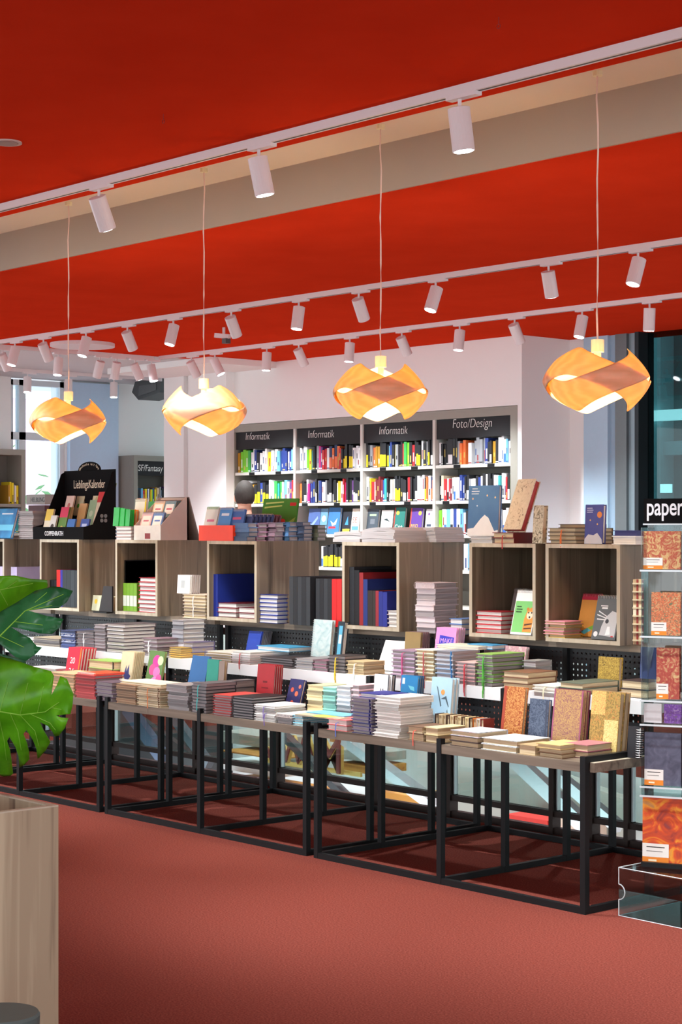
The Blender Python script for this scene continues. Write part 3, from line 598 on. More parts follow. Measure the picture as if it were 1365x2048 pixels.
stack(704, 744, .17, 1399, F1, Z1, 10, [C(58, 62, 120), C(120, 108, 128)], PAGEG, 'lilac-grey notebook with navy elastic in the tall pile', band=(40, 44, 110))
zz = ZY(744, 1399, F1); book((XY(706, F1), F1+.04, zz), (0, 0, .0), .17, .15, .02, C(52, 58, 140), PAGE, 'navy edged notebook lying on top of the lilac-grey pile', band=(40, 44, 110))
stack(749, 799, .20, 1396, F1, Z1, 12, C(226, 222, 216), PAGE, 'thick white notebook in the tall white pile', jit=.006, topcov=C(244, 242, 238))
stack(816, 847, .16, 1455, F1, Z1, 2, C(120, 92, 72), PAGEC, 'small brown journal with coral ribbon beside the white pile', rib=(226, 100, 80))
stack(849, 876, .17, 1457, F1, Z1, 2, C(150, 120, 70), PAGEC, 'small tan journal between the coral ribbon one and the table leg', topcov=C(226, 208, 160))
MARB = pattern('marbled_grey', [(.2, (110, 116, 126)), (.45, (186, 190, 196)), (.6, (214, 196, 206)), (.8, (120, 122, 140))], 26, dist=1.5)
stack(901, 957, .178, 1466, F1, Z1, 3, C(92, 70, 62), PAGEC, 'wide journal with marbled grey cover in the pile of three', topcov=MARB)
stack(963, 1034, .20, 1483, F1, Z1, 2, pattern('marbled_white', [(.3, (150, 156, 160)), (.5, (220, 222, 220)), (.75, (176, 180, 176))], 34, dist=1), PAGEC, 'wide journal with pale silver cover beside the marbled grey pile')
stack(1036, 1071, .15, 1492, F1, Z1, 1, C(164, 140, 104), PAGEC, 'single tan journal beside the pile of three thin tan ones')
stack(1074, 1122, .17, 1491, F1, Z1, 3, C(150, 116, 82), PAGEC, 'thin tan journal with gold edges beside the maroon journals', jit=.006, topcov=C(206, 180, 120))
stack(1129, 1176, .17, 1491, 5.40, Z1, 2, C(104, 36, 52), PAGEC, 'maroon bound journal at the corner of the front shelf', topcov=C(176, 112, 116))
# ------------------------------------------------------------------ tier 1, second row
P = C(226, 50, 58)
stand(131, 158, 1296, 5.56, Z1, .018, C(222, 30, 60), PAGE, 'red planner marked 2024 standing behind the spiral piles', n=5, tilt=10, spine=None, items=[('t', '20', .24, .62, .05, (250, 235, 235)), ('t', '24', .24, .36, .05, (250, 235, 235)), ('r', .9, 0, .97, 1, (240, 130, 40))], bcov=C(206, 60, 70), blabel='dark red planner standing behind the 2024 planner')
stack(60, 110, .14, 1338, 5.545, Z1, 2, C(206, 190, 190), PAGE, 'pale pink notebook lying flat beside the 2024 planner')
stack(112, 130, .10, 1342, 5.545, Z1, 2, C(206, 60, 70), PAGE, 'crimson booklet lying at the foot of the 2024 planner')
stack(176, 228, .13, 1324, 5.55, Z1, 4, [C(120, 160, 60), C(170, 140, 90)], PAGEC, 'green and tan notebook in the small pile beside the 2024 planner', topcov=C(150, 190, 90), band=(60, 60, 50))
stand(237, 263, 1304, 5.54, Z1, .010, C(222, 206, 166), PAGEC, 'cream notebook with a dark blue flower standing upright', n=6, tilt=9, items=[('p', [(.3, .45), (.45, .7), (.5, .55), (.65, .72), (.7, .5), (.85, .45), (.7, .35), (.62, .2), (.5, .3), (.4, .2), (.42, .38)], (60, 66, 120)), ('r', .92, 0, 1, 1, (190, 170, 130))], bcov=C(206, 190, 150), blabel='plain cream notebook standing behind the blue flower one')
PEO = [('r', 0, 0, 1, 1, (96, 130, 70)), ('o', .55, .78, .035, (214, 60, 150)), ('o', .35, .6, .03, (226, 80, 140)), ('o', .65, .55, .03, (240, 120, 180)), ('o', .8, .8, .025, (200, 220, 170)), ('o', .6, .28, .045, (232, 150, 206)), ('o', .3, .25, .03, (60, 120, 50)), ('o', .85, .42, .025, (226, 90, 160))]
stand(289, 319, 1303, 5.55, Z1, .014, C(120, 150, 80), PAGEC, 'notebook with pink peonies on its cover standing upright', tilt=12, items=PEO)
stand(372, 405, 1313, 5.52, Z1, .014, C(52, 104, 160), PAGE, 'plain blue notebook leaning on the white step', tilt=14, items=[('p', [(0, .18), (1, .05), (1, .09), (0, .22)], (30, 50, 90))])
stand(413, 436, 1319, 5.56, Z1, .016, C(46, 150, 130), PAGE, 'plain green notebook with rounded corners standing beside the blue one', n=1, tilt=6)
stand(439, 450, 1322, 5.58, Z1, .02, C(150, 130, 118), PAGEC, 'narrow taupe notebook standing beside the green one', tilt=5)
stack(453, 468, .14, 1362, 5.55, Z1, 4, [C(96, 90, 92), C(130, 120, 120)], PAGEG, 'dark grey notebook in the pile behind the charcoal pile')
stand(514, 548, 1329, 5.50, Z1, .013, C(176, 46, 52), PAGE, 'brick red notebook with debossed lettering standing on the front shelf', n=4, tilt=5, items=[('r', .36, .62, .62, .66, (120, 30, 34)), ('r', .3, .5, .7, .53, (130, 34, 38)), ('r', .32, .3, .66, .38, (120, 30, 34))], blabel='brick red notebook standing behind the lettered one')
stand(571, 600, 1360, 5.50, Z1, .016, C(48, 46, 96), PAGE, 'dark indigo notebook with orange flowers leaning back', tilt=16, yaw=-.05, items=[('o', .3, .7, .012, (206, 90, 70)), ('o', .65, .6, .013, (214, 110, 80)), ('o', .45, .35, .012, (206, 90, 70)), ('o', .8, .8, .010, (200, 110, 90)), ('o', .75, .25, .012, (214, 100, 80))])
stack(614, 644, .15, 1372, 5.52, Z1, 7, C(222, 206, 160), PAGEC, 'cream yellow booklet in the pile beside the mint pile', spine='y0', jit=.005)
stack(646, 671, .15, 1376, 5.52, Z1, 8, C(150, 206, 190), PAGE, 'mint green booklet in the slim pile', spine='y0')
stack(673, 700, .16, 1374, 5.52, Z1, 8, C(206, 204, 204), PAGE, 'light grey booklet in the pile beside the mint one', spine='y0')
stack(703, 718, .16, 1371, 5.52, Z1, 8, C(226, 190, 196), PAGEG, 'pale pink booklet in the slim pile behind the lilac pile')
stand(749, 778, 1349, 5.56, Z1, .02, C(244, 244, 244), PAGE, 'white notebook with two black slanted bars standing upright', n=2, tilt=6, bcov=C(40, 44, 52), items=[('p', [(.45, .5), (.5, .52), (.5, .72), (.45, .74)], (30, 30, 34)), ('p', [(.6, .52), (.65, .5), (.65, .74), (.6, .72)], (30, 30, 34)), ('r', .45, .36, .65, .39, (90, 90, 90)), ('r', .94, 0, 1, 1, (40, 40, 44))], blabel='dark edged notebook behind the one with slanted bars')
stand(801, 834, 1351, 5.55, Z1, .013, C(40, 130, 184), PAGE, 'bright blue notebook with pale swirls standing upright', n=3, tilt=5, bcov=C(56, 100, 140), items=[('r', .08, .84, .24, .95, (220, 236, 244)), ('p', [(.45, .82), (.8, .8), (.85, .72), (.6, .74)], (110, 196, 214)), ('p', [(.2, .5), (.5, .42), (.7, .4), (.5, .35)], (30, 110, 170))], blabel='steel blue notebook standing behind the bright blue one')
BIRD = [('p', [(.25, .85), (.32, .82), (.55, .5), (.5, .48)], (90, 110, 120)), ('p', [(.5, .62), (.75, .68), (.9, .5), (.88, .48), (.72, .62)], (80, 100, 112)), ('p', [(.1, .2), (.3, .38), (.5, .3), (.75, .4), (.8, .25), (.55, .15), (.3, .12)], (220, 236, 244)), ('o', .58, .74, .012, (226, 160, 90)), ('p', [(.85, .45), (.95, .1), (.92, .1), (.82, .42)], (80, 100, 110))]
stand(864, 905, 1355, 5.53, Z1, .022, C(176, 212, 232), PAGE, 'pale blue notebook with bird drawing standing upright', tilt=6, items=BIRD)
stand(906, 912, 1356, 5.60, Z1, .02, C(190, 216, 230), PAGE, 'thin pale blue notebook behind the bird drawing', tilt=6)
for i, c in enumerate([(60, 40, 34), (226, 208, 170), (200, 180, 140), (70, 46, 36), (226, 208, 170), (110, 72, 44), (210, 196, 160), (80, 56, 40), (226, 206, 160), (60, 44, 40), (196, 110, 40), (206, 200, 190), (120, 44, 36)]):
    x = 877+i*7.6; Y = 5.505; X0 = XY(x, Y); zt = ZY(x, 1428+i*.9, Y)
    book((X0, Y, Z1+.0005), (0, -PI/2+.0, 0), zt-Z1, .065, .0205, C(*c), PAGEC, 'tiny %s journal standing in the row before the perforated panel' % ('dark brown' if sum(c) < 260 else 'gilt cream' if sum(c) > 480 else 'copper'), ('dark brown' if sum(c) < 260 else 'gilt cream' if sum(c) > 480 else 'copper')+' tiny journals', spine='x1', name='pocket_journal', cat='journal')
LACE = lambda n, a, b, c, s=60: pattern(n, [(.25, a), (.45, b), (.6, c), (.8, b)], s, 'noise', dist=2.5, rough=.45)
CARD = [('r', .03, .03, .34, .16, (230, 224, 206)), ('r', .06, .11, .3, .125, (90, 80, 70)), ('r', .06, .07, .26, .08, (90, 80, 70))]
stand(1006, 1048, 1374, 5.52, Z1, .02, LACE('copper_scrolls', (120, 44, 26), (166, 90, 44), (206, 150, 86), 70), PAGEC, 'copper scrollwork hardcover journal standing with a red spine', tilt=8, items=[('r', 0, 0, .14, 1, (166, 70, 50)), ('r', .0, .0, .26, .05, (230, 224, 206))], name='journal', cat='journal')
stand(1062, 1100, 1398, 5.50, Z1, .02, LACE('slate_leather', (48, 56, 74), (66, 76, 96), (92, 102, 120), 50), PAGE, 'slate blue leather look journal with white card standing upright', tilt=5, items=[('r', .0, .0, .55, .2, (226, 226, 214)), ('r', .06, .14, .46, .155, (90, 90, 90)), ('r', .06, .09, .4, .1, (90, 90, 90)), ('r', .85, .02, .95, .98, (60, 66, 84))], name='journal', cat='journal')
stand(1108, 1166, 1380, 5.50, Z1, .022, LACE('rose_gold_lace', (126, 72, 92), (150, 106, 86), (186, 150, 92), 80), PAGEC, 'rose and gold patterned hardcover journal standing upright', n=2, tilt=7, items=[('r', 0, 0, .05, 1, (150, 80, 106)), ('r', .95, 0, 1, 1, (150, 80, 106)), ('r', .0, .0, .3, .13, (230, 226, 210))], bcov=C(112, 44, 66), name='journal', cat='journal', blabel='dark rose hardcover journal standing behind the rose and gold one')
PATCH = pattern('patchwork', [(.1, (206, 120, 70)), (.35, (214, 190, 110)), (.5, (196, 90, 60)), (.65, (226, 200, 130)), (.9, (150, 150, 90))], 22, 'checker')
stand(1186, 1243, 1384, 5.47, Z1, .03, LACE('gilt_floral', (160, 62, 36), (180, 146, 76), (120, 100, 52), 45), PAGEC, 'large orange and gold floral journal standing upright', n=2, tilt=7, items=[('r', .5, .0, .98, .55, LACE('olive_gilt', (120, 110, 60), (206, 180, 110), (226, 206, 140), 90)), ('r', 0, .0, .3, .06, (230, 226, 210)), ('r', .0, .62, .5, 1, LACE('olive_gilt2', (150, 120, 60), (214, 190, 110), (196, 120, 70), 90))], bcov=C(160, 130, 90), name='journal', cat='journal', blabel='tan hardcover journal behind the large orange and gold one')
stand(1262, 1284, 1452, 5.52, Z1, .02, C(36, 36, 40), PAGE, 'black spiral sketchbook standing at the table end', tilt=3, spi=((230, 230, 230), 'x1'))
# ------------------------------------------------------------------ tier 2 (white step)
F2 = 5.708
stack(66, 119, .17, 1278, F2, Z2, 4, [C(120, 118, 118), C(206, 190, 160)], PAGEG, 'grey and cream notebook in the pile behind the monstera leaf')
NAVP = pattern('navy_print', [(.35, (40, 60, 130)), (.5, (190, 196, 206)), (.65, (60, 80, 140))], 60)
stack(122, 150, .2, 1262, F2, Z2, 6, [NAVP, C(70, 84, 130)], PAGEG, 'navy printed notebook in the pile beside the monstera leaf', spine='y0')
stack(152, 187, .2, 1264, F2, Z2, 6, C(96, 92, 98), PAGEG, 'grey notebook with white ribbon in the pile beside the navy printed pile', rib=(235, 235, 235))
stack(189, 210, .24, 1250, F2, Z2, 8, C(150, 142, 144), PAGEG, 'mauve grey booklet in the slim tall pile next to the easel', spine='y0')
stack(212, 248, 312, 1249, F2, Z2, 8, C(84, 74, 78), PAGE, 'large taupe grey album in the tall pile on the white step')
stack(286, 314, 364, 1278, F2, Z2, 4, C(120, 96, 106), PAGEG, 'dusky rose album in the low pile beside the taupe pile', rib=(240, 240, 240))
stack(344, 366, 411, 1241, 5.85, Z2, 8, [C(200, 196, 198), C(150, 150, 156)], PAGE, 'silver white booklet in the tall pile behind the mustard yellow pile', spine='y0')
stack(366, 385, 430, 1285, 5.78, Z2, 3, C(120, 112, 150), PAGEG, 'violet grey notebook in the low pile below the silver pile')
stack(339, 362, 409, 1296, F2, Z2, 5, C(214, 178, 90), PAGEC, 'mustard yellow notebook in the pile at the post')
stack(412, 462, .18, 1306, F2, Z2, 4, [C(196, 180, 170), C(214, 206, 196)], PAGEC, 'beige notebook with grey band in the pile left of the red upright notebook')
stack(462, 500, .26, 1305, F2, Z2, 5, [C(214, 206, 206), C(150, 130, 130)], PAGE, 'white album in the pile above the standing red notebook', topcov=C(240, 238, 232), rib=(170, 60, 60))
stack(522, 585, .2, 1318, F2, Z2, 4, C(48, 44, 46), PAGEG, 'black album in the pile behind the standing red notebook')
stack(590, 625, .2, 1319, F2, Z2, 4, C(150, 150, 154), PAGE, 'silver grey notebook in the pile beside the rose ones')
stack(627, 654, .2, 1322, F2, Z2, 3, C(160, 110, 130), PAGEG, 'dull rose notebook between the silver and the yellow ribbon piles')
stack(656, 690, 735, 1313, F2, Z2, 5, C(58, 54, 54), PAGEG, 'dark notebook with yellow ribbon in the pile on the white step', rib=(226, 190, 40), ribs=True)
stack(693, 728, 770, 1324, F2, Z2, 3, C(196, 170, 130), PAGEC, 'tan notebook with white ribbon in the pile beside the lilac pile on the step', rib=(240, 236, 230))
stand(492, 517, 1263, 6.02, Z2, .010, C(40, 70, 170), PAGE, 'royal blue notebook leaning against the perforated panel', n=7, tilt=14, bcov=C(110, 112, 120), blabel='thin grey booklet behind the royal blue notebook')
book((XY(514, 5.86), 5.86, ZY(500, 1305, F2)+.001), (0, 0, 0), .26, .16, .022, C(70, 160, 206), PAGE, 'light blue covered album lying on the white pile')
bpy.context.view_layer.update()
stand(627, 664, 1240, 5.98, Z2, .022, LACE('aqua_marble', (150, 190, 196), (190, 214, 214), (210, 226, 224), 14), PAGE, 'pale aqua spiral notebook standing below the red binders', tilt=7, spi=((200, 206, 210), 'x0'))
stand(677, 690, 1244, 5.99, Z2, .03, C(38, 50, 60), PAGE, 'dark notebook with light blue panel standing beside the aqua one', tilt=8, items=[('r', .25, .12, .8, .9, (96, 180, 214)), ('r', .35, .5, .75, .7, (220, 236, 240))])
stand(757, 800, 1284, 5.95, Z2, .014, C(240, 240, 240), PAGE, 'plain white notebook leaning back under the binder cube', tilt=24, items=[('r', .3, .7, .7, .72, (190, 190, 190))])
stack(783, 829, .2, 1303, F2, Z2, 7, C(190, 160, 184), PAGEG, 'lilac pink journal with ribbon in the pile on the white step', rib=(196, 80, 130), ribs=True)
stack(832, 868, .2, 1301, F2, Z2, 8, C(226, 220, 196), PAGEC, 'ivory journal with rose ribbon in the pile beside the lilac pile', rib=(190, 96, 96), ribs=True, topcov=C(236, 234, 214))
stack(871, 907, 960, 1303, F2, Z2, 7, [C(150, 176, 206), C(190, 196, 206)], PAGEG, 'pale blue notebook with blue elastic in the pile on the white step', band=(60, 130, 190))
stack(912, 951, .18, 1326, F2-.006, Z2, 6, [C(196, 150, 150), C(206, 170, 166)], PAGEG, 'dusty pink notebook with red thread in the pile beside the green pile', rib=(206, 60, 70), ribs=True)
stack(953, 986, 1050, 1309, F2, Z2, 8, [C(110, 160, 70), C(90, 84, 80)], PAGEG, 'grey notebook with green covers and green thread in the pile', rib=(80, 170, 60), ribs=True, topcov=C(140, 186, 90))
stand(811, 842, 1264, 5.97, Z2, .012, C(150, 126, 80), PAGE, 'kraft box notebook with cream label standing on the white step', n=5, tilt=4, items=[('r', .35, .12, .8, .42, (226, 208, 150))], bcov=C(130, 104, 106), blabel='mauve booklet standing behind the kraft notebook')
stand(868, 908, 1256, 5.96, Z2, .014, C(226, 150, 206), PAGE, 'pink notebook printed MAKE with a red heart standing upright', n=4, tilt=9, items=[('p', [(.2, .66), (.9, .64), (.92, .8), (.2, .84)], (58, 60, 190)), ('r', .12, .38, .9, .66, (66, 66, 196)), ('t', 'MAKE', .24, .68, .032, (226, 170, 226)), ('o', .28, .58, .012, (236, 70, 60)), ('o', .42, .58, .012, (236, 70, 60)), ('p', [(.16, .56), (.54, .56), (.35, .42)], (236, 70, 60))], bcov=C(206, 160, 190), blabel='pale pink notebook standing behind the MAKE notebook')
zb = ZY(907, 1303, F2)
book((XY(872, 5.86), 5.86, zb), (0, 0, .02), .27, .14, .014, C(236, 230, 206), PAGE, 'cream covered album lying on the pale blue pile')
book((XY(935, 5.92), 5.92, zb), (0, 0, 0), .16, .1, .02, C(70, 160, 210), PAGE, 'bright blue notebook lying behind the cream covered album')
stand(968, 1052, 1292, 6.0, Z2, .02, pattern('pink_floral', [(.3, (226, 190, 190)), (.5, (206, 160, 170)), (.65, (236, 220, 210))], 50), PAGE, 'pink floral covered box standing behind the green thread pile', tilt=10, name='gift_box', cat='box')
stack(1045, 1072, 1105, 1322, 5.88, Z2, 4, C(150, 152, 150), PAGEG, 'small grey green notebook in the pile behind the brown journals')
stack(1004, 1056, 1114, 1346, F2, Z2, 3, C(120, 84, 62), PAGEC, 'brown journal in the pile of three above the copper journal')
stack(1066, 1112, .16, 1373, F2-.02, Z2, 2, C(226, 222, 210), PAGE, 'white journal with cream ribbon at the front of the step', rib=(230, 214, 180))
stack(1119, 1166, 1240, 1367, F2, Z2, 2, C(92, 100, 86), PAGEC, 'grey green journal lying above the rose and gold journal')
stack(1240, 1296, .14, 1364, 5.78, Z2, 2, C(60, 48, 46), PAGEC, 'dark journal lying on the step beside the acrylic rack')
stand(1202, 1244, 1314, 5.98, Z2, .024, LACE('dark_gilt', (60, 52, 34), (150, 120, 50), (206, 176, 80), 110), PAGEC, 'dark journal with gold speckle standing against the perforated panel', tilt=5, name='journal', cat='journal')
# ------------------------------------------------------------------ tier 3: in and between the cubes
def binders(px0, px1, specs, Y, zs, ytop, where):
    x = inner(XY(px0, Y), Y); X1 = inner(XY(px1, Y), Y); w = (X1-x)/sum(s[1] for s in specs)
    for nm, k, c, hs in specs:
        t = w*k; h = (ZY(px0, ytop, Y)-zs)*hs
        m = MB().box(0, t*.96, 0, .004, 0, h).box(0, .004, .004, .26, 0, h).box(t*.96-.004, t*.96, .004, .26, 0, h)
        o = m.build('binder', C(*c)); o.location = (x, Y, zs); tag(o, '%s binder standing %s' % (nm, where), 'binder', nm+' binders '+where)
        if 'white' in nm: MB().box(.001, t*.96-.001, -.0008, .0, h*.18, h*.56).build('title_band', C(214, 222, 206), o)
        MB().box(.004, t*.96-.004, .006, .25, .004, h-.006).build('page_block', PAGEG, o); x += t
K1, K2 = (30, 30, 34), (48, 50, 54)
binders(579, 621, [('black', 1, K2, 1), ('black', 1, K1, 1), ('black', 1, K2, 1), ('black', 1, K1, 1), ('black', 1, K2, 1)], 6.03, Z3, 1153, 'between the binder cube and the blue pile')
binders(632, 684, [('black', 1, K2, 1), ('black', 1, K1, 1), ('black', 1, K2, 1), ('black', 1, K1, 1), ('bright red', 1.2, (220, 28, 30), 1), ('bright red', 1.2, (226, 36, 34), 1)], 6.05, Z3, 1157, 'hard against the binder cube')
binders(693, 775, [('black', 1.3, K2, 1.06), ('black', 1.3, K1, 1.0), ('red', 1, (150, 36, 40), .96), ('dark blue', 1.1, (34, 52, 120), .84), ('brown black', 1.3, (44, 36, 32), .64), ('brown black', .7, (48, 40, 36), .64), ('red', .8, (150, 40, 52), .64), ('dark blue', 1, (34, 44, 130), .63), ('dark blue', 1.1, (36, 46, 140), .62)], 6.03, IN, 1140, 'inside the binder cube')
binders(418, 436, [('royal blue', 1, (26, 42, 130), 1), ('royal blue', 1, (30, 50, 140), 1)], 6.03, IN, 1148, 'inside the cube with red-edged notebooks')
binders(236, 246, [('black', 1, K1, 1)], 6.05, IN, 1120, 'inside the cube with green books')
binders(92, 156, [('near black', 1.1, K1, .72), ('near black', 1, K1, .72), ('red', 1.1, (226, 40, 36), 1), ('blue', .7, (50, 50, 150), 1), ('charcoal', 1.2, (50, 56, 60), 1), ('charcoal', 1.2, (44, 50, 54), 1), ('charcoal', 1.2, (52, 58, 62), 1), ('charcoal', 1, (44, 48, 52), 1)], 6.06, IN, 1139, 'inside the cube under the calendar display box')
stack(776, 797, .2, 1222, 6.03, IN, 4, C(206, 196, 190), PAGE, 'white notebook in the little pile inside the binder cube')
stack(518, 555, 577, 1190, 6.02, Z3, 7, C(36, 56, 150), PAGE, 'royal blue notebook in the pile between two cubes', spine=None)
stack(434, 472, .25, 1207, 6.03, IN, 3, C(130, 30, 46), PAGE, 'wine red edged notebook in the pile beside the royal blue binders', spine=None)
stack(476, 508, .2, 1216, 6.03, IN, 2, C(120, 36, 50), PAGE, 'wine red edged notebook in the low pile at the cube side')
stack(832, 869, 917, 1166, 6.02, Z3+.0, 9, C(206, 194, 196), PAGEG, 'pale mauve booklet in the tall pile against the binder cube', spine='y0', jit=.006, spi=((240, 236, 238), 'y0'))
stack(899, 924, .2, 1238, 6.02, Z3, 3, C(90, 130, 190), PAGE, 'white notebook with blue edges in the pile beside the green tiger cube')
stack(944, 1003, .13, 1224, 6.02, IN, 5, C(206, 50, 60), PAGE, 'white notebook with red edges in the pile inside the green tiger cube', spine=None, jit=.006)
stack(1090, 1130, .12, 1243, 5.995, IN, 5, [C(236, 150, 170), C(226, 190, 70)], PAGEC, 'pink and yellow edged notebook in the pile inside the grey tiger cube', spine=None, jit=.006)
stack(277, 313, .2, 1156, 6.03, IN, 8, C(196, 40, 56), PAGE, 'white notebook with red edges in the tall pile beside the green books', spine=None, jit=.007)
binders(244, 274, [('green and white', 1, (120, 170, 50), 1)]*4, 6.04, IN, 1166, 'inside the cube with the red and white pile')
stack(366, 411, .16, 1190, 6.04, Z3, 7, [C(206, 190, 170), C(110, 90, 80)], PAGEC, 'cream notebook with white ribbon in the pile beside the blue binder cube', rib=(240, 236, 230))
zq = ZY(411, 1190, 6.04)
stand(358, 383, 1150, 6.06, zq+.001, .014, C(240, 238, 234), PAGE, 'white notebook with grey print standing on the cream ribbon pile', n=5, tilt=4, items=[('r', .3, .3, .6, .7, (190, 196, 196))], bcov=C(190, 180, 178), blabel='grey white booklet standing behind the white one on the ribbon pile')
binders(0, 34, [('pale lilac', 1, (196, 184, 220), 1), ('pale lilac', 1, (206, 196, 226), 1), ('pale lilac', 1, (190, 180, 216), 1), ('pale lilac', 1, (206, 196, 226), 1), ('pale lilac', 1, (196, 184, 220), 1)], 6.05, IN, 1133, 'inside the cube behind the monstera')
# calendars in the right-hand cubes
def desk_calendar(xl, xr, ytop, Y, zs, label, cov, items, wire, tilt=14, yaw=0):
    stand(xl, xr, ytop, Y, zs, .012, cov, PAGE, label, tilt=tilt, spine=None, items=items, spi=(wire, 'y1'), name='spiral_calendar', cat='calendar', yaw=yaw)
TIG = [('r', .03, .05, .97, .76, (130, 206, 120)), ('p', [(.55, .06), (.97, .06), (.97, .6), (.8, .62), (.62, .52), (.55, .35)], (222, 150, 70)), ('o', .78, .44, .018, (244, 226, 196)), ('o', .66, .58, .008, (206, 130, 60)), ('o', .92, .6, .008, (206, 130, 60)), ('p', [(.6, .2), (.95, .24), (.95, .27), (.6, .24)], (90, 60, 40)), ('p', [(.6, .12), (.95, .14), (.95, .17), (.6, .15)], (90, 60, 40)), ('o', .72, .5, .004, (40, 30, 26)), ('o', .86, .5, .004, (40, 30, 26)), ('o', .79, .4, .005, (60, 40, 36)),
       ('r', .12, .62, .34, .645, (50, 90, 50)), ('r', .12, .56, .4, .585, (50, 90, 50)), ('r', .12, .5, .38, .525, (50, 90, 50))]
desk_calendar(1024, 1066, 1183, 6.02, IN, 'white and green desk calendar with a tiger picture', C(244, 246, 244), TIG, (236, 240, 240), 15)
desk_calendar(1018, 1050, 1180, 6.17, IN, 'dark desk calendar behind the green tiger calendar', C(120, 110, 104), None, (190, 190, 190), 15)
GT = [('p', [(.3, .1), (.95, .06), (.95, .62), (.7, .66), (.45, .5), (.35, .3)], (190, 192, 194)), ('o', .55, .42, .01, (60, 62, 64)), ('p', [(.55, .1), (.75, .12), (.7, .3), (.6, .3)], (236, 236, 236)), ('p', [(.1, .58), (.5, .5), (.5, .48), (.1, .55)], (214, 216, 216)), ('p', [(.12, .48), (.5, .46), (.5, .44), (.12, .45)], (214, 216, 216)), ('p', [(.15, .66), (.52, .54), (.52, .52), (.15, .63)], (214, 216, 216)), ('o', .16, .12, .012, (226, 226, 226)), ('r', .2, .76, .5, .78, (226, 226, 226)), ('r', .26, .7, .5, .74, (226, 226, 226)), ('r', .8, .06, .9, .09, (196, 60, 60))]
desk_calendar(1186, 1234, 1194, 6.02, IN, 'grey desk calendar with a white tiger picture', C(92, 96, 98), GT, (200, 200, 200), 15)
desk_calendar(1156, 1196, 1190, 6.14, IN, 'orange and red desk calendar behind the grey tiger calendar', C(206, 140, 60), [('r', 0, .86, 1, 1, (176, 30, 56)), ('p', [(.2, .1), (.5, .2), (.7, .15), (.4, .05)], (90, 180, 196)), ('p', [(.5, .2), (.8, .28), (.8, .15)], (120, 170, 60))], (190, 120, 120), 15)
# easel back and cream book between two cubes
ea = empty('book_easel', (XY(206, 6.05), 6.0, Z3), 0, 'dark easel back standing between two cubes above the taupe pile', 'easel')
MB().prism([(0, 0), (.14, 0), (.14, .16), (.05, .16)], .02, .03).build('back_board', mat((52, 48, 48), .6), ea); MB().box(.0, .14, -.02, .02, 0, .008).build('foot', BLACKM, ea)
stand(190, 232, 1192, 6.12, Z3, .03, C(206, 206, 176), PAGEC, 'cream book with flower print propped behind the dark easel', tilt=8, items=[('o', .2, .6, .015, (226, 190, 60))], name='book', cat='book')
# ================================================================== ON TOP OF THE CUBES
def wavy_stack(xl, xc, dep, ytop, Yf, n, label, sag=.012):
    X0, X1 = XY(xl, Yf), XY(xc, Yf); w = X1-X0; t = (ZY(xc, ytop, Yf)-ZT)/n; rnd = random.Random(int(xl))
    for i in range(n):
        m = MB(); N = 10; dx, dy = rnd.uniform(-.006, .006), rnd.uniform(-.006, .006)
        for k in range(N+1):
            u = k/N; s = -sag*(i/n)*(2*u-1)**2+.001*math.sin(u*6+i)
            for y in (0, dep):
                for z in (0, t*.94): m.v.append((u*w+dx, y+dy, ZT+i*t+z+s*(i > 0)))
        for k in range(N):
            a, b = k*4, (k+1)*4
            for f in ((a, b, b+2, a+2), (a+1, a+3, b+3, b+1), (a, a+1, b+1, b), (a+2, b+2, b+3, a+3)): m.f.append(f); m.m.append(0)
        m.f += [(0, 2, 3, 1), (N*4, N*4+1, N*4+3, N*4+2)]; m.m += [0, 0]
        o = m.build('magazine', pattern('newsprint', [(.3, (172, 168, 168)), (.7, (206, 202, 202))], 40, 'noise', (.1, .1, 8), .7)); o.location = (X0, Yf, 0); tag(o, label, 'magazine', label[:50])
wavy_stack(668, 722, .2, 1062, 6.02, 3, 'curled grey magazine in the low pile beside the big pile on the binder cube')
wavy_stack(724, 790, .36, 1054, 6.01, 4, 'thick curled magazine in the big pile on the binder cube', .02)
wavy_stack(850, 872, .2, 1054, 6.23, 4, 'grey magazine in the straight pile at the back of the binder cube', .004)
NIGHT = pattern('night_cover', [(.2, (62, 100, 150)), (.8, (96, 140, 184))], 5)
zt = stack(940, 985, .3, 1073, 6.01, ZT, 2, C(206, 200, 196), PAGE, 'white edged notebook under the large blue hill book')
stand(941, 1002, 972, 6.12, zt, .02, NIGHT, PAGE, 'large blue hardcover with a white hill and stars', tilt=3, name='book', cat='book', items=[('p', [(0, .0), (1, 0), (1, .12), (.88, .1), (.68, .36), (.55, .42), (.42, .34), (.2, .16), (0, .14)], (236, 238, 240)), ('r', .12, .93, .3, .945, (226, 232, 240)), ('r', .1, .88, .36, .895, (226, 232, 240)), ('r', .1, .83, .34, .845, (226, 232, 240)), ('o', .15, .74, .005, (226, 190, 150)), ('o', .62, .8, .005, (226, 190, 150)), ('o', .88, .76, .005, (226, 200, 160)), ('o', .3, .6, .004, (220, 226, 236))])
zr = stack(987, 1030, 1075, 1065, 6.01, ZT, 2, C(150, 36, 32), PAGEC, 'dark red book with ribbon in the pair on the green tiger cube', name='book', cat='book', spine='x1', rib=(180, 40, 44))
SWIRL = pattern('ivory_swirls', [(.3, (120, 96, 76)), (.42, (214, 200, 172)), (.75, (226, 214, 190))], 26, dist=3)
bpy.context.view_layer.update()
stand(1016, 1052, 964, 6.05, zr, .034, SWIRL, C(176, 40, 32), 'slanted book with ivory leather swirls and a red edge', tilt=24, name='book', cat='book', spine='x0')
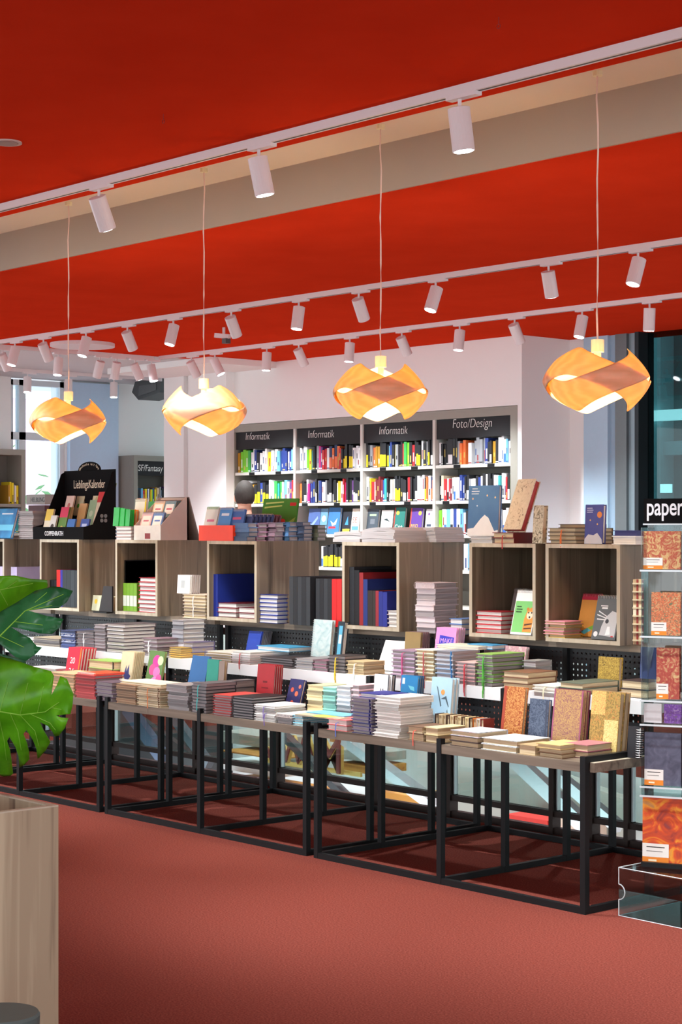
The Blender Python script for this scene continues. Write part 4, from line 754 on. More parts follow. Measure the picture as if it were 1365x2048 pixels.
stand(1074, 1094, 1012, 6.03, ZT, .03, pattern('ivory_scroll', [(.35, (96, 84, 66)), (.5, (206, 196, 166)), (.7, (222, 214, 190))], 45, dist=2), PAGEC, 'ivory book with carved scroll cover beside the orange ribbon pile', tilt=4, name='book', cat='book')
z1 = stack(1098, 1152, .26, 1056, 6.02, ZT, 4, [C(150, 126, 80), C(92, 66, 46)], PAGEC, 'gilt edged journal with orange ribbon in the pile on the cube', rib=(226, 110, 40), name='journal', cat='journal')
book((XY(1112, 6.2), 6.22, z1), (0, 0, 0), .16, .15, .018, C(92, 50, 52), PAGEC, 'dark brown journal lying on the gilt edged pile', name='journal', cat='journal')
stand(1176, 1212, 1010, 6.04, ZT, .022, pattern('violet_night', [(.2, (64, 72, 140)), (.8, (92, 96, 160))], 6), PAGE, 'violet blue hardcover with an orange sun and pale hill', tilt=3, name='book', cat='book', items=[('p', [(0, 0), (1, 0), (.95, .12), (.7, .28), (.5, .22), (.2, .24), (0, .12)], (206, 206, 212)), ('o', .8, .74, .014, (226, 140, 70)), ('r', .1, .9, .4, .915, (226, 226, 240)), ('r', .1, .85, .45, .865, (226, 226, 240)), ('r', .1, .8, .42, .815, (226, 226, 240)), ('o', .3, .6, .004, (226, 180, 120)), ('o', .7, .5, .004, (226, 180, 120))])
zz = stack(1224, 1272, .2, 1072, 6.02, ZT, 1, C(230, 230, 230), PAGE, 'white notebook under the navy journals at the cube end')
zz = stack(1226, 1274, .18, 1061, 6.03, zz, 1, C(56, 56, 120), C(60, 60, 120), 'navy journal lying on the white notebook at the cube end')
# small calendars on the blue binder cube
for a, b, Y, yt, n, c, lb in ((466, 495, 6.02, 1046, 4, (110, 150, 206), 'sky blue pocket calendar in the pile beside the orange tray'), (492, 514, 6.10, 1046, 4, (206, 150, 186), 'rose pocket calendar in the pile beside the sky blue pile'), (517, 549, 6.18, 1045, 4, (142, 116, 130), 'mauve pocket calendar in the pile behind the rose pile'),
                          (553, 578, 6.26, 1044, 4, (96, 140, 190), 'azure pocket calendar in the pile next to the slate ones'), (580, 606, 6.32, 1044, 5, (84, 98, 126), 'slate blue pocket calendar in the pile at the cube edge'), (613, 634, 6.40, 1050, 4, (124, 134, 116), 'grey green pocket calendar in the last pile on the cube')):
    stack(a, b, .072, yt, Y, ZT, n, [C(*c), C(*[int(v*.75) for v in c])], PAGEG, lb, name='pocket_calendar', cat='calendar', jit=.006, spine='y0')
def tray(name, X0, X1, Y0, d, zf, zb, z, m, label):
    t = empty(name, (X0, Y0, z), 0, label, 'display box'); w = X1-X0
    MB().box(0, w, 0, .004, 0, zf).build('front_panel', m, t); MB().box(0, w, d-.004, d, 0, zb).build('back_panel', m, t); MB().box(0, w, .004, d-.004, 0, .004).build('base', m, t)
    for x in (0, w-.004): MB().prismx([(0.004, 0), (d-.004, 0), (d-.004, zb), (.004, zf)], x, x+.004).build('side_panel', m, t)
    return t
ORG = mat((250, 62, 10), .45, var=.02)
tray('calendar_tray', XY(398, 6.01), XY(466, 6.01), 6.01, .33, .085, .085, ZT, ORG, 'bright orange-red cardboard tray of small spiral calendars')
def cal(xl, xr, yt, Y, z, c, label, group, items=None, tilt=14, wire=(220, 224, 230), h=None): stand(xl, xr, yt, Y, z, .010, C(*c), PAGE, label, tilt=tilt, spine=None, items=items, spi=(wire, 'y1'), name='spiral_calendar', cat='calendar', h=h)
cal(405, 429, 1016, 6.08, ZT+.005, (226, 226, 214), 'white spiral calendar with a green emblem in the orange tray', None, [('o', .5, .28, .018, (90, 150, 60)), ('r', .2, .55, .8, .62, (214, 120, 150))], wire=(110, 170, 90))
cal(432, 457, 1017, 6.085, ZT+.005, (84, 150, 214), 'blue spiral calendar with cloud picture in the orange tray', None, [('p', [(0, .1), (.3, .4), (.6, .3), (1, .38), (1, .1)], (214, 230, 240)), ('r', 0, 0, 1, .12, (190, 150, 80)), ('r', .2, .75, .8, .83, (230, 240, 250))])
cal(455, 483, 1020, 6.095, ZT+.005, (70, 110, 176), 'deep blue spiral calendar with white flower in the orange tray', None, [('o', .5, .3, .016, (226, 236, 246)), ('r', .2, .66, .8, .74, (196, 90, 130))])
for i in range(6): cal(478+i*8, 500+i*8, 1024+i*3, 6.12+i*.02, ZT+.005, (70, 84, 130), 'navy spiral calendar in the row behind the white flower one', 'x', h=.14)
for s in bpy.data.objects:
    if s.get('label') == 'navy spiral calendar in the row behind the white flower one': s['group'] = 'navy spiral calendars in the orange tray'
for i in range(6):
    cal(500+i*7, 520+i*7, 1013+i*5, 6.25+i*.02, ZT+.006, (206, 190, 150) if i == 0 else (130, 96, 112), 'pale yellow spiral calendar behind the navy calendars' if i == 0 else 'mauve spiral calendar in the row behind the navy calendars', 'x', wire=(190, 110, 110), h=.135)
for s in bpy.data.objects:
    if s.get('label') == 'mauve spiral calendar in the row behind the navy calendars': s['group'] = 'mauve spiral calendars'
gp = stand(520, 575, 998, 6.40, ZT, .012, C(70, 140, 40), PAGE, 'green wall calendar with a red ladybird picture leaning at the back', tilt=12, yaw=.25, spine=None, name='wall_calendar', cat='calendar', items=[('p', [(.45, .1), (.95, .45), (.98, .55), (.5, .25)], (150, 190, 90)), ('o', .62, .42, .022, (206, 60, 36)), ('o', .58, .36, .008, (40, 30, 26)), ('r', .78, .82, .96, .9, (206, 40, 40)), ('p', [(.08, .9), (.6, .93), (.6, .9), (.08, .86)], (200, 220, 120)), ('p', [(.06, .8), (.56, .84), (.56, .81), (.06, .76)], (200, 220, 120))])
# beige calendar display box on the green book cube
BEI = mat((196, 176, 166), .6, var=.03)
X0, X1 = XY(268, 6.02), XY(321, 6.02); bd = empty('calendar_display', (X0, 6.02, ZT), 0, 'beige sloping cardboard display box filled with spiral calendars', 'display box'); w = X1-X0
MB().box(0, w, 0, .004, 0, .085).build('front_panel', mat((236, 238, 236), .5), bd)
MB().box(w*.42, w*.62, -.001, .0, .008, .04).build('logo_patch', mat((150, 50, 56), .5), bd)
for x in (0, w-.005): MB().prismx([(.004, 0), (.20, 0), (.20, .245), (.18, .25), (.004, .085)], x, x+.005).build('side_panel', BEI, bd)
MB().prismx([(.20, .25), (.28, 0), (.286, 0), (.206, .25)], 0, w).build('back_support', mat((150, 134, 126), .6), bd); MB().box(0, w, .19, .2, 0, .245).build('back_panel', BEI, bd)
for a, b, z in ((.012, .10, .06), (.10, .189, .128)): MB().box(.006, w-.006, a, b, .004, z).build('inner_step', BEI, bd)
DOT = lambda c: [('r', .12, .2, .88, .8, (246, 242, 238)), ('r', .25, .45, .75, .55, c)]
for x, y, z, c, c2, lb in ((.008, .04, .061, (226, 190, 196), (206, 120, 140), 'pink bordered spiral calendar in the lower row of the beige box'), (.118, .04, .061, (96, 130, 186), (90, 120, 190), 'blue bordered spiral calendar in the lower row of the beige box'), (.008, .125, .129, (232, 200, 170), (206, 110, 130), 'peach bordered spiral calendar in the upper row of the beige box'), (.118, .125, .129, (120, 150, 160), (200, 90, 110), 'teal bordered spiral calendar in the upper row of the beige box')):
    for k in range(1 if y < .1 else 3): book((X0+x, 6.02+y+k*.014, ZT+z), (math.radians(72), 0, 0), .105, .10, .012, C(*c), PAGEC, lb, lb[:40] if y > .1 else None, None, 'spiral_calendar', 'calendar', DOT(c2), ((190, 190, 200), 'y1'))
zt = stack(231, 262, .075, 1053, 6.01, ZT, 4, C(196, 170, 166), PAGE, 'pinkish white notebook in the pile under the green notebooks')
for i in range(3): stand(234+i*11, 245+i*11, 1016+i*2, 6.05+.005*i, zt, .03, mat((30, 160, 60), .25, var=.1), C(40, 170, 70), 'glossy green notebook standing on the pinkish white pile', tilt=5, name='notebook')
for s in bpy.data.objects:
    if s.get('label') == 'glossy green notebook standing on the pinkish white pile': s['group'] = 'glossy green notebooks'
stand(262, 274, 1020, 6.10, ZT, .02, C(230, 130, 40), PAGEC, 'orange notebook standing beside the glossy green ones', tilt=4)
stand(269, 291, 1000, 6.12, ZT, .016, C(226, 226, 216), PAGE, 'white spiral notebook with yellow edge behind the orange one', tilt=6, spi=((240, 240, 240), 'y1'), items=[('r', .88, 0, 1, 1, (230, 206, 40))])
stand(292, 310, 1004, 6.20, ZT, .02, mat((40, 170, 60), .3, var=.1), PAGE, 'bright green notebook standing behind the beige display box', tilt=6)
# black calendar display box
BLK = mat((20, 19, 20), .85, var=.05, spec=.1); Yb = 6.02; X0, X1 = XY(66, Yb), XY(167, Yb); w = X1-X0
kb = empty('calendar_display', (X0, Yb, ZT), 0, 'black cardboard display box with cream lettering and an arched header', 'display box')
D = onx(232, HY, X1).y-Yb; ht = onx(232, 938, X1).z-ZT; hf = ZY(167, 1054, Yb)-ZT
MB().box(0, w, 0, .005, 0, hf).build('front_panel', BLK, kb)
for x in (0, w-.005): MB().prismx([(.005, 0), (D, 0), (D, ht*.99), (D-.03, ht*.95), (D-.06, ht*.76), (.07, hf*1.2), (.005, hf)], x, x+.005).build('side_panel', BLK, kb)
hp = MB().box(0, w, D-.005, D, 0, ht).build('back_panel', BLK, kb)
ac = MB(); ac.prism([(w*.5+math.cos(a)*w*.22, ht-.002+math.sin(a)*.055) for a in [PI*k/12 for k in range(13)]][::-1], D-.005, D); ac.build('arched_header', BLK, kb)
LET = mat((240, 226, 196), .5, var=.02)
text('LieblingsKalender', .075, LET, kb, (w*.5, D-.0062, ht*.74), FRONT, 'lettering', .0004, align='CENTER', sx=.66)
for i, ch in enumerate('Geschenke mit Herz'):
    a = PI*(1-(i+1.5)/20); text(ch, .022, LET, kb, (w*.5+math.cos(a)*w*.175, D-.0062, ht-.004+math.sin(a)*.035), (PI/2, -(a-PI/2), 0), 'lettering', .0004, align='CENTER')
text('COPPENRATH', .040, mat((236, 236, 236), .5), kb, (w*.24, -.0008, hf*.3), FRONT, 'lettering', .0004, sx=.82, bold=.0006)
em = MB()
for k in range(4):
    a = PI/4+k*PI/2; cx, cz = math.cos(a)*.020, math.sin(a)*.020
    em.prismx([(cx+math.cos(b)*.012, cz+math.sin(b)*.012) for b in [PI*j/5 for j in range(10)]], 0, .0006)
e = em.build('clover_emblem', mat((120, 118, 118), .5), kb); e.location = (w+.0002, D*.62, ht*.30)
for i, (u0, u1, y, z, h, c, it, lb) in enumerate(((.02, .17, .05, .0, .155, (236, 226, 200), [('r', 0, .6, 1, 1, (240, 206, 90)), ('o', .4, .2, .018, (226, 90, 60))], 'slim calendar with yellow top and poppies'), (.18, .30, .04, 0, .12, (226, 222, 214), [('o', .5, .5, .018, (70, 54, 48)), ('r', .3, .1, .7, .35, (200, 200, 200))], 'slim pale calendar with a small figure'),
        (.31, .47, .05, .0, .165, (110, 150, 70), [('r', 0, .66, 1, 1, (222, 60, 96)), ('o', .5, .3, .018, (226, 190, 110))], 'slim calendar with pink top and green meadow'), (.18, .34, .13, .04, .2, (232, 206, 190), [('o', .5, .7, .015, (206, 120, 110))], 'slim calendar with blush roses'), (.26, .42, .20, .10, .2, (206, 206, 170), [('o', .4, .3, .014, (70, 150, 50)), ('r', 0, .75, 1, .8, (226, 180, 190))], 'slim calendar with cream and green leaves'),
        (.47, .62, .12, .02, .15, (214, 170, 110), None, 'slim tan calendar seen edge on'), (.58, .76, .19, .10, .2, (226, 214, 176), [('r', .9, 0, 1, 1, (196, 110, 80)), ('o', .5, .5, .02, (206, 190, 130))], 'wide cream calendar with wreath'), (.66, .80, .11, .05, .17, (150, 180, 140), [('o', .5, .5, .02, (190, 206, 176))], 'sage green calendar with leaf print'),
        (.80, .97, .13, .06, .22, (220, 204, 176), [('r', 0, .7, 1, 1, (206, 40, 44)), ('p', [(.4, .1), (.55, .1), (.6, .5), (.4, .55)], (96, 66, 50))], 'cream calendar with red top and a drawn fox'), (.78, .96, .2, .12, .2, (150, 170, 130), None, 'moss green calendar behind the red topped one'), (.53, .68, .035, 0, .10, (70, 120, 190), [('p', [(.1, .2), (.9, .3), (.9, .1)], (190, 214, 236))], 'small light blue calendar at the front edge'), (.79, .95, .035, 0, .10, (60, 84, 160), [('r', .2, .6, .8, .75, (190, 196, 226))], 'small dark blue calendar at the front edge'))):
    for k in range(3 if i in (2, 4, 8) else 1):
        if k == 0: yq = {True: .05, False: .135}[y < .1] if y < .17 else .20; z = {.05: .0, .135: .066, .20: .141}[yq]; y = yq if i not in (1, 10, 11) else .035
        lbl = lb+' in the black display box' if k == 0 else 'slim calendar with plain edges behind the '+('pink topped' if i == 2 else 'green leaf' if i == 4 else 'red topped')+' one'
        book((X0+w*u0, Yb+y+k*.0125+.012, ZT+.006+z), (math.radians(76), 0, 0), w*(u1-u0)*.97, h*(1.2 if y < .1 else 1.02), .011, C(*c) if k == 0 or i == 8 else C(190, 160, 110), PAGEC, lbl, lbl[:50] if k else None, None, 'slim_calendar', 'calendar', it if k == 0 else None)
for a, b, z in ((.115, .185, .07), (.185, D-.006, .145)): MB().box(.006, w-.006, a, b, .001, z).build('inner_step', BLK, kb)
# left end: blue book, paper pile, small plates, boxed set
stand(-14, 26, 1019, 6.03, ZT, .02, pattern('sea_cover', [(.2, (40, 60, 120)), (.6, (70, 150, 200))], 6), PAGE, 'blue sea picture book leaning on the cube behind the monstera', tilt=16, name='book', cat='book', items=[('r', .1, .25, 1, .45, (110, 196, 226)), ('r', .3, .8, .85, .84, (230, 236, 240))])
bpy.context.view_layer.update()
stack(37, 66, .2, 1022, 6.06, ZT, 14, C(190, 180, 176), PAGEG, 'grey paper pad in the thick pile beside the black calendar box', spine=None, name='paper_pad', cat='paper pad')
hb = empty('magazine_holder', (XY(62, 6.36), 6.34, ZT), 0, 'grey file box with dark capitals standing behind the black display box', 'box')
for i in range(3): MB().box(0, .2, 0, .12, .0+i*.075, .07+i*.075).build('book_pile', [mat((130, 90, 84), .6), mat((190, 176, 160), .6), mat((96, 50, 56), .6)][i], hb)
MB().box(-.01, .22, -.01, .13, .225, .29).build('box', mat((170, 166, 160), .6), hb); text('HELBLING', .045, mat((40, 44, 50), .5), hb, (.045, -.0108, .24), FRONT, 'lettering', .0004, sx=.85)
# ------------------------------------------------------------------ face-out books on the third shelf of the wall bookcase
def faceout(xl, xr, yt, c, label, items, tilt=8): stand(xl, xr, yt, BY+.06, SHZ[2], .025, C(*c), PAGE, label, tilt=tilt, items=items, name='book', cat='book')
faceout(618, 641, 1018, (84, 110, 170), 'violet blue computing book facing out on the third shelf', [('p', [(.2, .3), (.8, .7), (.85, .6), (.3, .2)], (150, 180, 214))])
faceout(642, 656, 1018, (110, 160, 196), 'narrow sky blue computing book facing out between two blue books', [('o', .5, .6, .03, (220, 236, 244))])
faceout(658, 681, 1016, (60, 120, 180), 'blue computing book with a white wave and red band facing out', [('p', [(.2, .5), (.5, .4), (.8, .6), (.7, .35), (.4, .3)], (220, 236, 244)), ('r', .1, .2, .7, .28, (206, 50, 60))])
faceout(687, 704, 1024, (30, 34, 44), 'black computing book with yellow title facing out', [('r', .1, .1, .9, .22, (230, 214, 60)), ('p', [(.3, .4), (.6, .8), (.7, .4)], (60, 140, 200))])
faceout(705, 721, 1018, (240, 232, 214), 'cream book lettered SE facing out on the third shelf', [('t', 'SE', .1, .45, .07, (196, 60, 40)), ('r', .1, .15, .9, .3, (90, 150, 200))])
faceout(736, 758, 1019, (74, 84, 94), 'slate grey book facing out beside the white and green one', [('r', .2, .72, .8, .8, (160, 190, 150)), ('r', .3, .4, .7, .6, (110, 116, 124))])
faceout(764, 787, 1021, (238, 242, 238), 'white book with green foot facing out on the third shelf', [('r', 0, .05, 1, .25, (120, 200, 130)), ('p', [(.2, .6), (.5, .65), (.8, .5), (.5, .55)], (40, 60, 60))])
faceout(790, 811, 1016, (40, 120, 110), 'green book lettered C++ facing out on the third shelf', [('t', 'C++', .12, .2, .055, (240, 244, 240)), ('o', .3, .8, .02, (226, 190, 70)), ('r', 0, 0, .08, 1, (206, 60, 50))])
faceout(822, 846, 1017, (96, 60, 150), 'purple book lettered RFID facing out on the third shelf', [('t', 'RFID', .1, .25, .045, (240, 200, 60)), ('o', .78, .8, .02, (240, 210, 70)), ('r', 0, 0, .1, 1, (214, 80, 70))])
faceout(853, 868, 1019, (240, 240, 244), 'white book with violet drop facing out beside the divider', [('o', .4, .8, .012, (110, 60, 130)), ('r', .2, .3, .8, .4, (60, 70, 90))])
# ------------------------------------------------------------------ far bookcases on the left wall
def side_case(y0, y1, ztop, head, label, rows, seed, place):
    c = empty('bookcase', (XF+.3, y0, 0), 0, label, 'bookcase'); L = y1-y0
    for a, b in ((0, .05), (L-.05, L)): MB().box(-.29, 0, a, b, 0, ztop-.06).build('side_panel', SHELFG, c)
    MB().box(-.29, 0, 0, L, ztop-.06, ztop).build('top_panel', SHELFG, c); MB().box(-.298, -.29, 0, L, 0, ztop).build('back_panel', mat((120, 118, 110), .7, var=.03), c)
    if head:
        h = MB().box(-.03, -.015, .05, L-.05, ztop-.22, ztop-.06).build('chalkboard', CHALKB, c); text(head, .10, CHALK, h, (-.0145, L*.10, ztop-.17), SIDE, 'chalk_lettering', .0008, shear=.1, sx=.8)
    for r, codes in enumerate(rows):
        z = ztop-.57-.30*r; MB().box(-.285, -.01, .05, L-.05, z-.03, z).build('shelf', SHELFG, c)
        shelf_books(codes, y0+.06, y1-.06, XF+.3-.03, z, 'the %s shelf of %s' % (('top', 'second', 'third')[r], place), seed+r, axis='y', kind='paperback')
zt = onx(238, 912, XF).z
side_case(YF(237), YF(329), zt, 'SF/Fantasy', 'tall grey bookcase with chalk header SF/Fantasy beside the pillar', ['wkbcrybwkylbynesukkmpwmmm', 'ktgcwgwwwrwbbycwkewwkspkn'], 71, 'the SF/Fantasy bookcase')
side_case(YF(-60), YF(21), zt+.02, None, 'tall grey bookcase at the window pier, mostly cropped', ['..........nyyswy', '..........tckctt'], 81, 'the bookcase at the window pier')
# ------------------------------------------------------------------ ceiling fittings
dl = empty('ceiling_downlight', onz(14, 284, ZC), 0, 'round recessed white downlight in the red ceiling', 'downlight')
MB().tube([(0, 0, 0), (0, 0, -.006)], .062, 28).build('trim_ring', mat((196, 170, 160), .5), dl); MB().tube([(0, 0, -.006), (0, 0, -.0075)], .048, 24).build('diffuser', mat((150, 120, 112), .5), dl)
dl = empty('ceiling_panel', onz(165, 687, ZC), 0, 'flat round white ceiling lamp on the red ceiling by the grey ceiling edge', 'ceiling lamp')
MB().tube([(0, 0, 0), (0, 0, -.03)], .28, 32).build('lamp_disc', LAMPW, dl)
for px, py, n in ((327, 238, 'small red eye hook in the ceiling above the lit spotlight'), (998, 44, 'small red eye hook in the ceiling near the front edge')):
    h = MB(); h.tube([(0, 0, 0), (0, 0, -.022)], .0018, 6); h.tube([(.007*math.sin(2*PI*k/12), 0, -.029+.007*math.cos(2*PI*k/12)) for k in range(12)], .0016, 6)
    o = h.build('eye_hook', mat((150, 24, 12), .5)); o.location = onz(px, py-10, ZC); tag(o, n, 'hook')
sm = empty('security_camera', onz(448, 655, ZC), 0, 'small white security camera under the red ceiling between two tracks', 'camera')
MB().tube([(0, 0, 0), (0, 0, -.05)], .012, 10).build('mount', LAMPW, sm); MB().bar((-.07, -.03, -.06), (.05, .02, -.075), .04, .035).build('body', LAMPW, sm); MB().box(.0, .05, -.02, .03, -.13, -.09).build('junction_box', mat((80, 76, 76), .5), sm)
sp = empty('loudspeaker', onx(285, 773, XF+.35), 0, 'dark grey box loudspeaker hanging beside the white pillar', 'speaker')
MB().prism([(0, -.07), (.12, -.16), (.52, -.10), (.55, .06), (.06, .04)], -.14, .14).build('cabinet', mat((84, 90, 90), .6), sp); MB().prism([(.13, -.12), (.46, -.07), (.46, .0), (.14, -.01)], -.146, -.14).build('grille', mat((104, 110, 110), .7), sp); MB().tube([(.3, 0, .05), (.3, 0, ZC-sp.location.z)], .012, 8).build('bracket', BLACKM, sp)
# ================================================================== PERSON AT THE BOOKCASE
def person():
    Xp, Yp = at(490, 1000, 16.0).x, at(490, 1000, 16.0).y; s = 1.89/1.80
    root = empty('person', (Xp, Yp, 0), math.radians(58), 'person with short dark hair and red jacket, back turned, at the bookcase', 'person')
    V = [(0, 0, .95), (0, 0, 1.12), (0, .01, 1.32), (0, .0, 1.47), (0, .01, 1.56), (0, .02, 1.66)]; E = [(0, 1), (1, 2), (2, 3), (3, 4), (4, 5)]; R = [.16, .145, .17, .09, .058, .075]
    def chain(start, pts, rs):
        p = start
        for q, r in zip(pts, rs): V.append(q); R.append(r); E.append((p, len(V)-1)); p = len(V)-1
    for sx in (-1, 1):
        chain(2, [(sx*.17, .0, 1.42), (sx*.23, .0, 1.16), (sx*.2, .14, 1.0), (sx*.17, .2, .98)], [.075, .055, .042, .035])
        chain(0, [(sx*.1, 0, .86), (sx*.1, .0, .48), (sx*.1, -.02, .1), (sx*.11, .04, .035), (sx*.12, .16, .03)], [.1, .07, .048, .04, .03])
    V = [Vector(v)*s for v in V]
    me = bpy.data.meshes.new('body'); me.from_pydata(V, E, []); ob = put(me, 'body', root)
    m = ob.modifiers.new('skin', 'SKIN'); sv = me.skin_vertices[0].data
    for i, r in enumerate(R): sv[i].radius = (r*s, r*s*(.75 if i in (0, 1, 2) else 1))
    sv[0].use_root = True; ob.modifiers.new('sub', 'SUBSURF').levels = 2; ob.modifiers['sub'].render_levels = 2
    skin = mat((206, 160, 136), .6, var=.03); jk = mat((176, 44, 40), .8, var=.06); tr = mat((46, 50, 64), .8, var=.05)
    dg = bpy.context.evaluated_depsgraph_get(); nm = bpy.data.meshes.new_from_object(ob.evaluated_get(dg)); ob.modifiers.clear(); ob.data = nm; nm.materials.clear()
    for q in (jk, tr, skin): nm.materials.append(q)
    for p in nm.polygons:
        c = p.center/s; p.material_index = 2 if (c.z > 1.50 or (abs(c.x) > .12 and c.y > .16 and .8 < c.z < 1.1)) else (1 if c.z < .92 and not (abs(c.x) > .16 and c.z > .9) else 0); p.use_smooth = True
    def ell(n, c, r, m, seg=20, cut=None):
        bm = bmesh.new(); bmesh.ops.create_uvsphere(bm, u_segments=seg, v_segments=14, radius=1)
        for v in bm.verts:
            v.co = Vector((v.co.x*r[0], v.co.y*r[1], v.co.z*r[2]))+Vector(c)
            if cut: cut(v)
        me = bpy.data.meshes.new(n); bm.to_mesh(me); bm.free(); me.materials.append(m); me.polygons.foreach_set('use_smooth', [True]*len(me.polygons)); return put(me, n, root)
    hz = 1.70*s
    ell('head', (0, .02, hz-.01), (.078, .098, .118), skin)
    def hair(v):
        if v.co.y > .05 and v.co.z < hz+.045: v.co.y = .05+(v.co.y-.05)*.1; v.co.z = max(v.co.z, hz-.02)
        if v.co.z < hz-.075: v.co.z = hz-.075; 
        v.co += Vector((noise.noise(v.co*60), noise.noise(v.co*60+Vector((5, 0, 0))), noise.noise(v.co*60+Vector((0, 9, 0)))))*.004
    ell('hair', (0, .01, hz+.012), (.092, .112, .128), mat((52, 46, 42), .8, var=.25, scale=60), 28, hair)
    for sx in (-1, 1): ell('ear', (sx*.083, .03, hz-.02), (.012, .022, .034), skin, 10)
    ell('nose', (0, .125, hz-.02), (.013, .02, .025), skin, 10); ell('mouth', (0, .108, hz-.065), (.024, .012, .007), mat((170, 96, 90), .6), 10)
    for sx in (-1, 1): ell('eye', (sx*.03, .108, hz+.008), (.013, .010, .008), mat((60, 50, 46), .4), 10)
    MB().tube([(0, .0, 1.475*s), (0, .008, 1.525*s), (0, .01, 1.545*s)], [.085, .068, .066], 20, False).build('collar', mat((232, 228, 226), .7), root, True)
    for sx in (-1, 1):
        hd = MB(); bx = sx*.165*s; by = .2*s; bz = .975*s; hd.tube([(bx, by, bz), (bx, by+.05, bz-.005), (bx, by+.09, bz-.01)], [.028, .034, .026], 10)
        for k in range(4): hd.tube([(bx+(k-1.5)*.016, by+.085, bz-.01), (bx+(k-1.5)*.017, by+.12, bz-.02), (bx+(k-1.5)*.016, by+.14-abs(k-1.4)*.006, bz-.045)], [.009, .008, .006], 6)
        hd.tube([(bx-sx*.03, by+.03, bz), (bx-sx*.05, by+.06, bz-.01), (bx-sx*.045, by+.09, bz-.03)], [.011, .009, .007], 6)
        hd.build('hand', skin, root, True)
person()
# ================================================================== ACRYLIC NOTEBOOK RACK (right)
ACR = glass('clear_acrylic', (232, 238, 238), .5, .05); ACE = mat((206, 214, 216), .2, 0, var=.02, name='acrylic_edge')
p0 = onz(1238.5, 1831, 0)
ab = empty('acrylic_riser', (p0.x, p0.y, 0), 0, 'clear acrylic riser box on the carpet under the notebook rack', 'riser')
wb, db, hb_ = .52, .38, .186
def rim(n, pts, closed=True):
    m = MB(); pts = [Vector(p) for p in pts]
    for a, b in zip(pts, pts[1:]+(pts[:1] if closed else [])): m.tube([a, b], .0022, 5)
    m.build(n, ACE, ab)
MB().box(0, wb, 0, db, hb_-.005, hb_).build('top_sheet', ACR, ab); MB().box(0, .005, 0, db, 0, hb_-.005).build('side_sheet', ACR, ab); MB().box(wb-.005, wb, 0, db, 0, hb_-.005).build('side_sheet', ACR, ab)
MB().box(.005, wb-.005, 0, db, 0, .004).build('base_sheet', glass('acrylic_base', (190, 200, 204), .6, .1), ab)
rim('polished_edge', [(0, 0, hb_), (wb, 0, hb_), (wb, db, hb_), (0, db, hb_)]); rim('polished_edge', [(0, 0, 0), (wb, 0, 0), (wb, db, 0), (0, db, 0)])
rim('polished_edge', [(0, 0, 0), (0, 0, .062)]+[(0+.03*math.sin(PI*k/8), 0, .092-.03*math.cos(PI*k/8)) for k in range(9)]+[(0, 0, .122), (0, 0, hb_)], False)
pr = at(1283, 1735, 6.93); rk = empty('notebook_rack', (pr.x, pr.y, hb_), math.radians(24), 'tall black and acrylic counter rack of patterned journals with paper sign', 'display rack')
def rz(y): return CH-(y-HY)/F*6.93-hb_                # photo row -> height in the rack
RW, RD = .42, .30
MB().box(0, RW, 0, RD, 0, .018).build('base_plate', BLACKM, rk)
MB().box(.14, .28, .13, .16, .018, rz(1050)).build('spine_post', mat((36, 36, 40), .4), rk)
MB().box(0, RW, .10, .104, .018, rz(1050)).build('back_sheet', ACR, rk)
sgn = MB().box(-.002, RW, .05, .06, rz(1048), rz(997)).build('sign_board', mat((14, 13, 14), .8, var=.05, spec=.1), rk)
text('paper', .096, mat((236, 238, 240), .5, var=.02), sgn, (.008, .0488, rz(1030)), FRONT, 'lettering', .0008, sx=.66, bold=.0012)
MB().box(-.004, RW, .045, .065, rz(1050), rz(1047)).build('sign_edge', ACE, rk)
for x in (0, .158, .30, RW-.004): MB().box(x, x+.004, .0, .10, rz(1588), rz(1055)).build('divider_sheet', ACR, rk)
for yy in (1140, 1272, 1400, 1448, 1572, 1590): MB().box(-.003, RW, -.004, .10, rz(yy)-.005, rz(yy)).build('shelf_sheet', ACR, rk); MB().box(-.004, RW, -.0055, -.004, rz(yy)-.006, rz(yy)+.001).build('shelf_lip', ACE, rk)
bpy.context.view_layer.update()
def rack_book(x0, x1, yt, yb, m, label, card=True, y=.02, t=.022):
    w, h = x1-x0, rz(yt)-rz(yb); q = rk.matrix_world @ Vector((x0, y+t, rz(yb)+.001))
    it = [('r', .0, .0, .52, .1, (226, 130, 40)), ('r', .0, .1, .52, .3, (228, 224, 216)), ('r', .08, .24, .44, .255, (60, 56, 54)), ('r', .08, .18, .4, .19, (120, 116, 110)), ('r', .12, .035, .28, .065, (244, 226, 190))] if card else None
    return book(q, (PI/2-.02, 0, math.radians(24)), w, h, t, m, PAGEC, label, None, 'x0', 'journal', 'journal', it)
rack_book(.004, .15, 1063, 1139, pattern('patchwork_gilt', [(.15, (176, 80, 60)), (.4, (206, 176, 120)), (.55, (170, 70, 56)), (.75, (196, 166, 116)), (.95, (120, 100, 80))], 30, dist=2), 'journal with red and gold patchwork cover under the paper sign')
rack_book(.165, .297, 1063, 1139, pattern('blue_gilt', [(.2, (60, 84, 140)), (.5, (110, 130, 170)), (.7, (176, 150, 90))], 18, dist=2), 'blue and gold journal beside the patchwork one under the sign')
rack_book(.035, .15, 1185, 1271, pattern('folk_mosaic', [(.1, (60, 70, 90)), (.35, (190, 170, 120)), (.5, (206, 100, 66)), (.65, (96, 120, 90)), (.9, (160, 60, 50))], 55, 'noise', dist=3), 'mosaic flower journal on the second rack level')
rack_book(.165, .297, 1170, 1271, C(112, 40, 48), 'maroon ribbed journal on the second rack level', False)
rack_book(.055, .145, 1296, 1398, pattern('crimson_gilt', [(.2, (130, 50, 50)), (.5, (170, 80, 66)), (.7, (200, 170, 120))], 34, dist=2), 'crimson and gold journal on the third rack level')
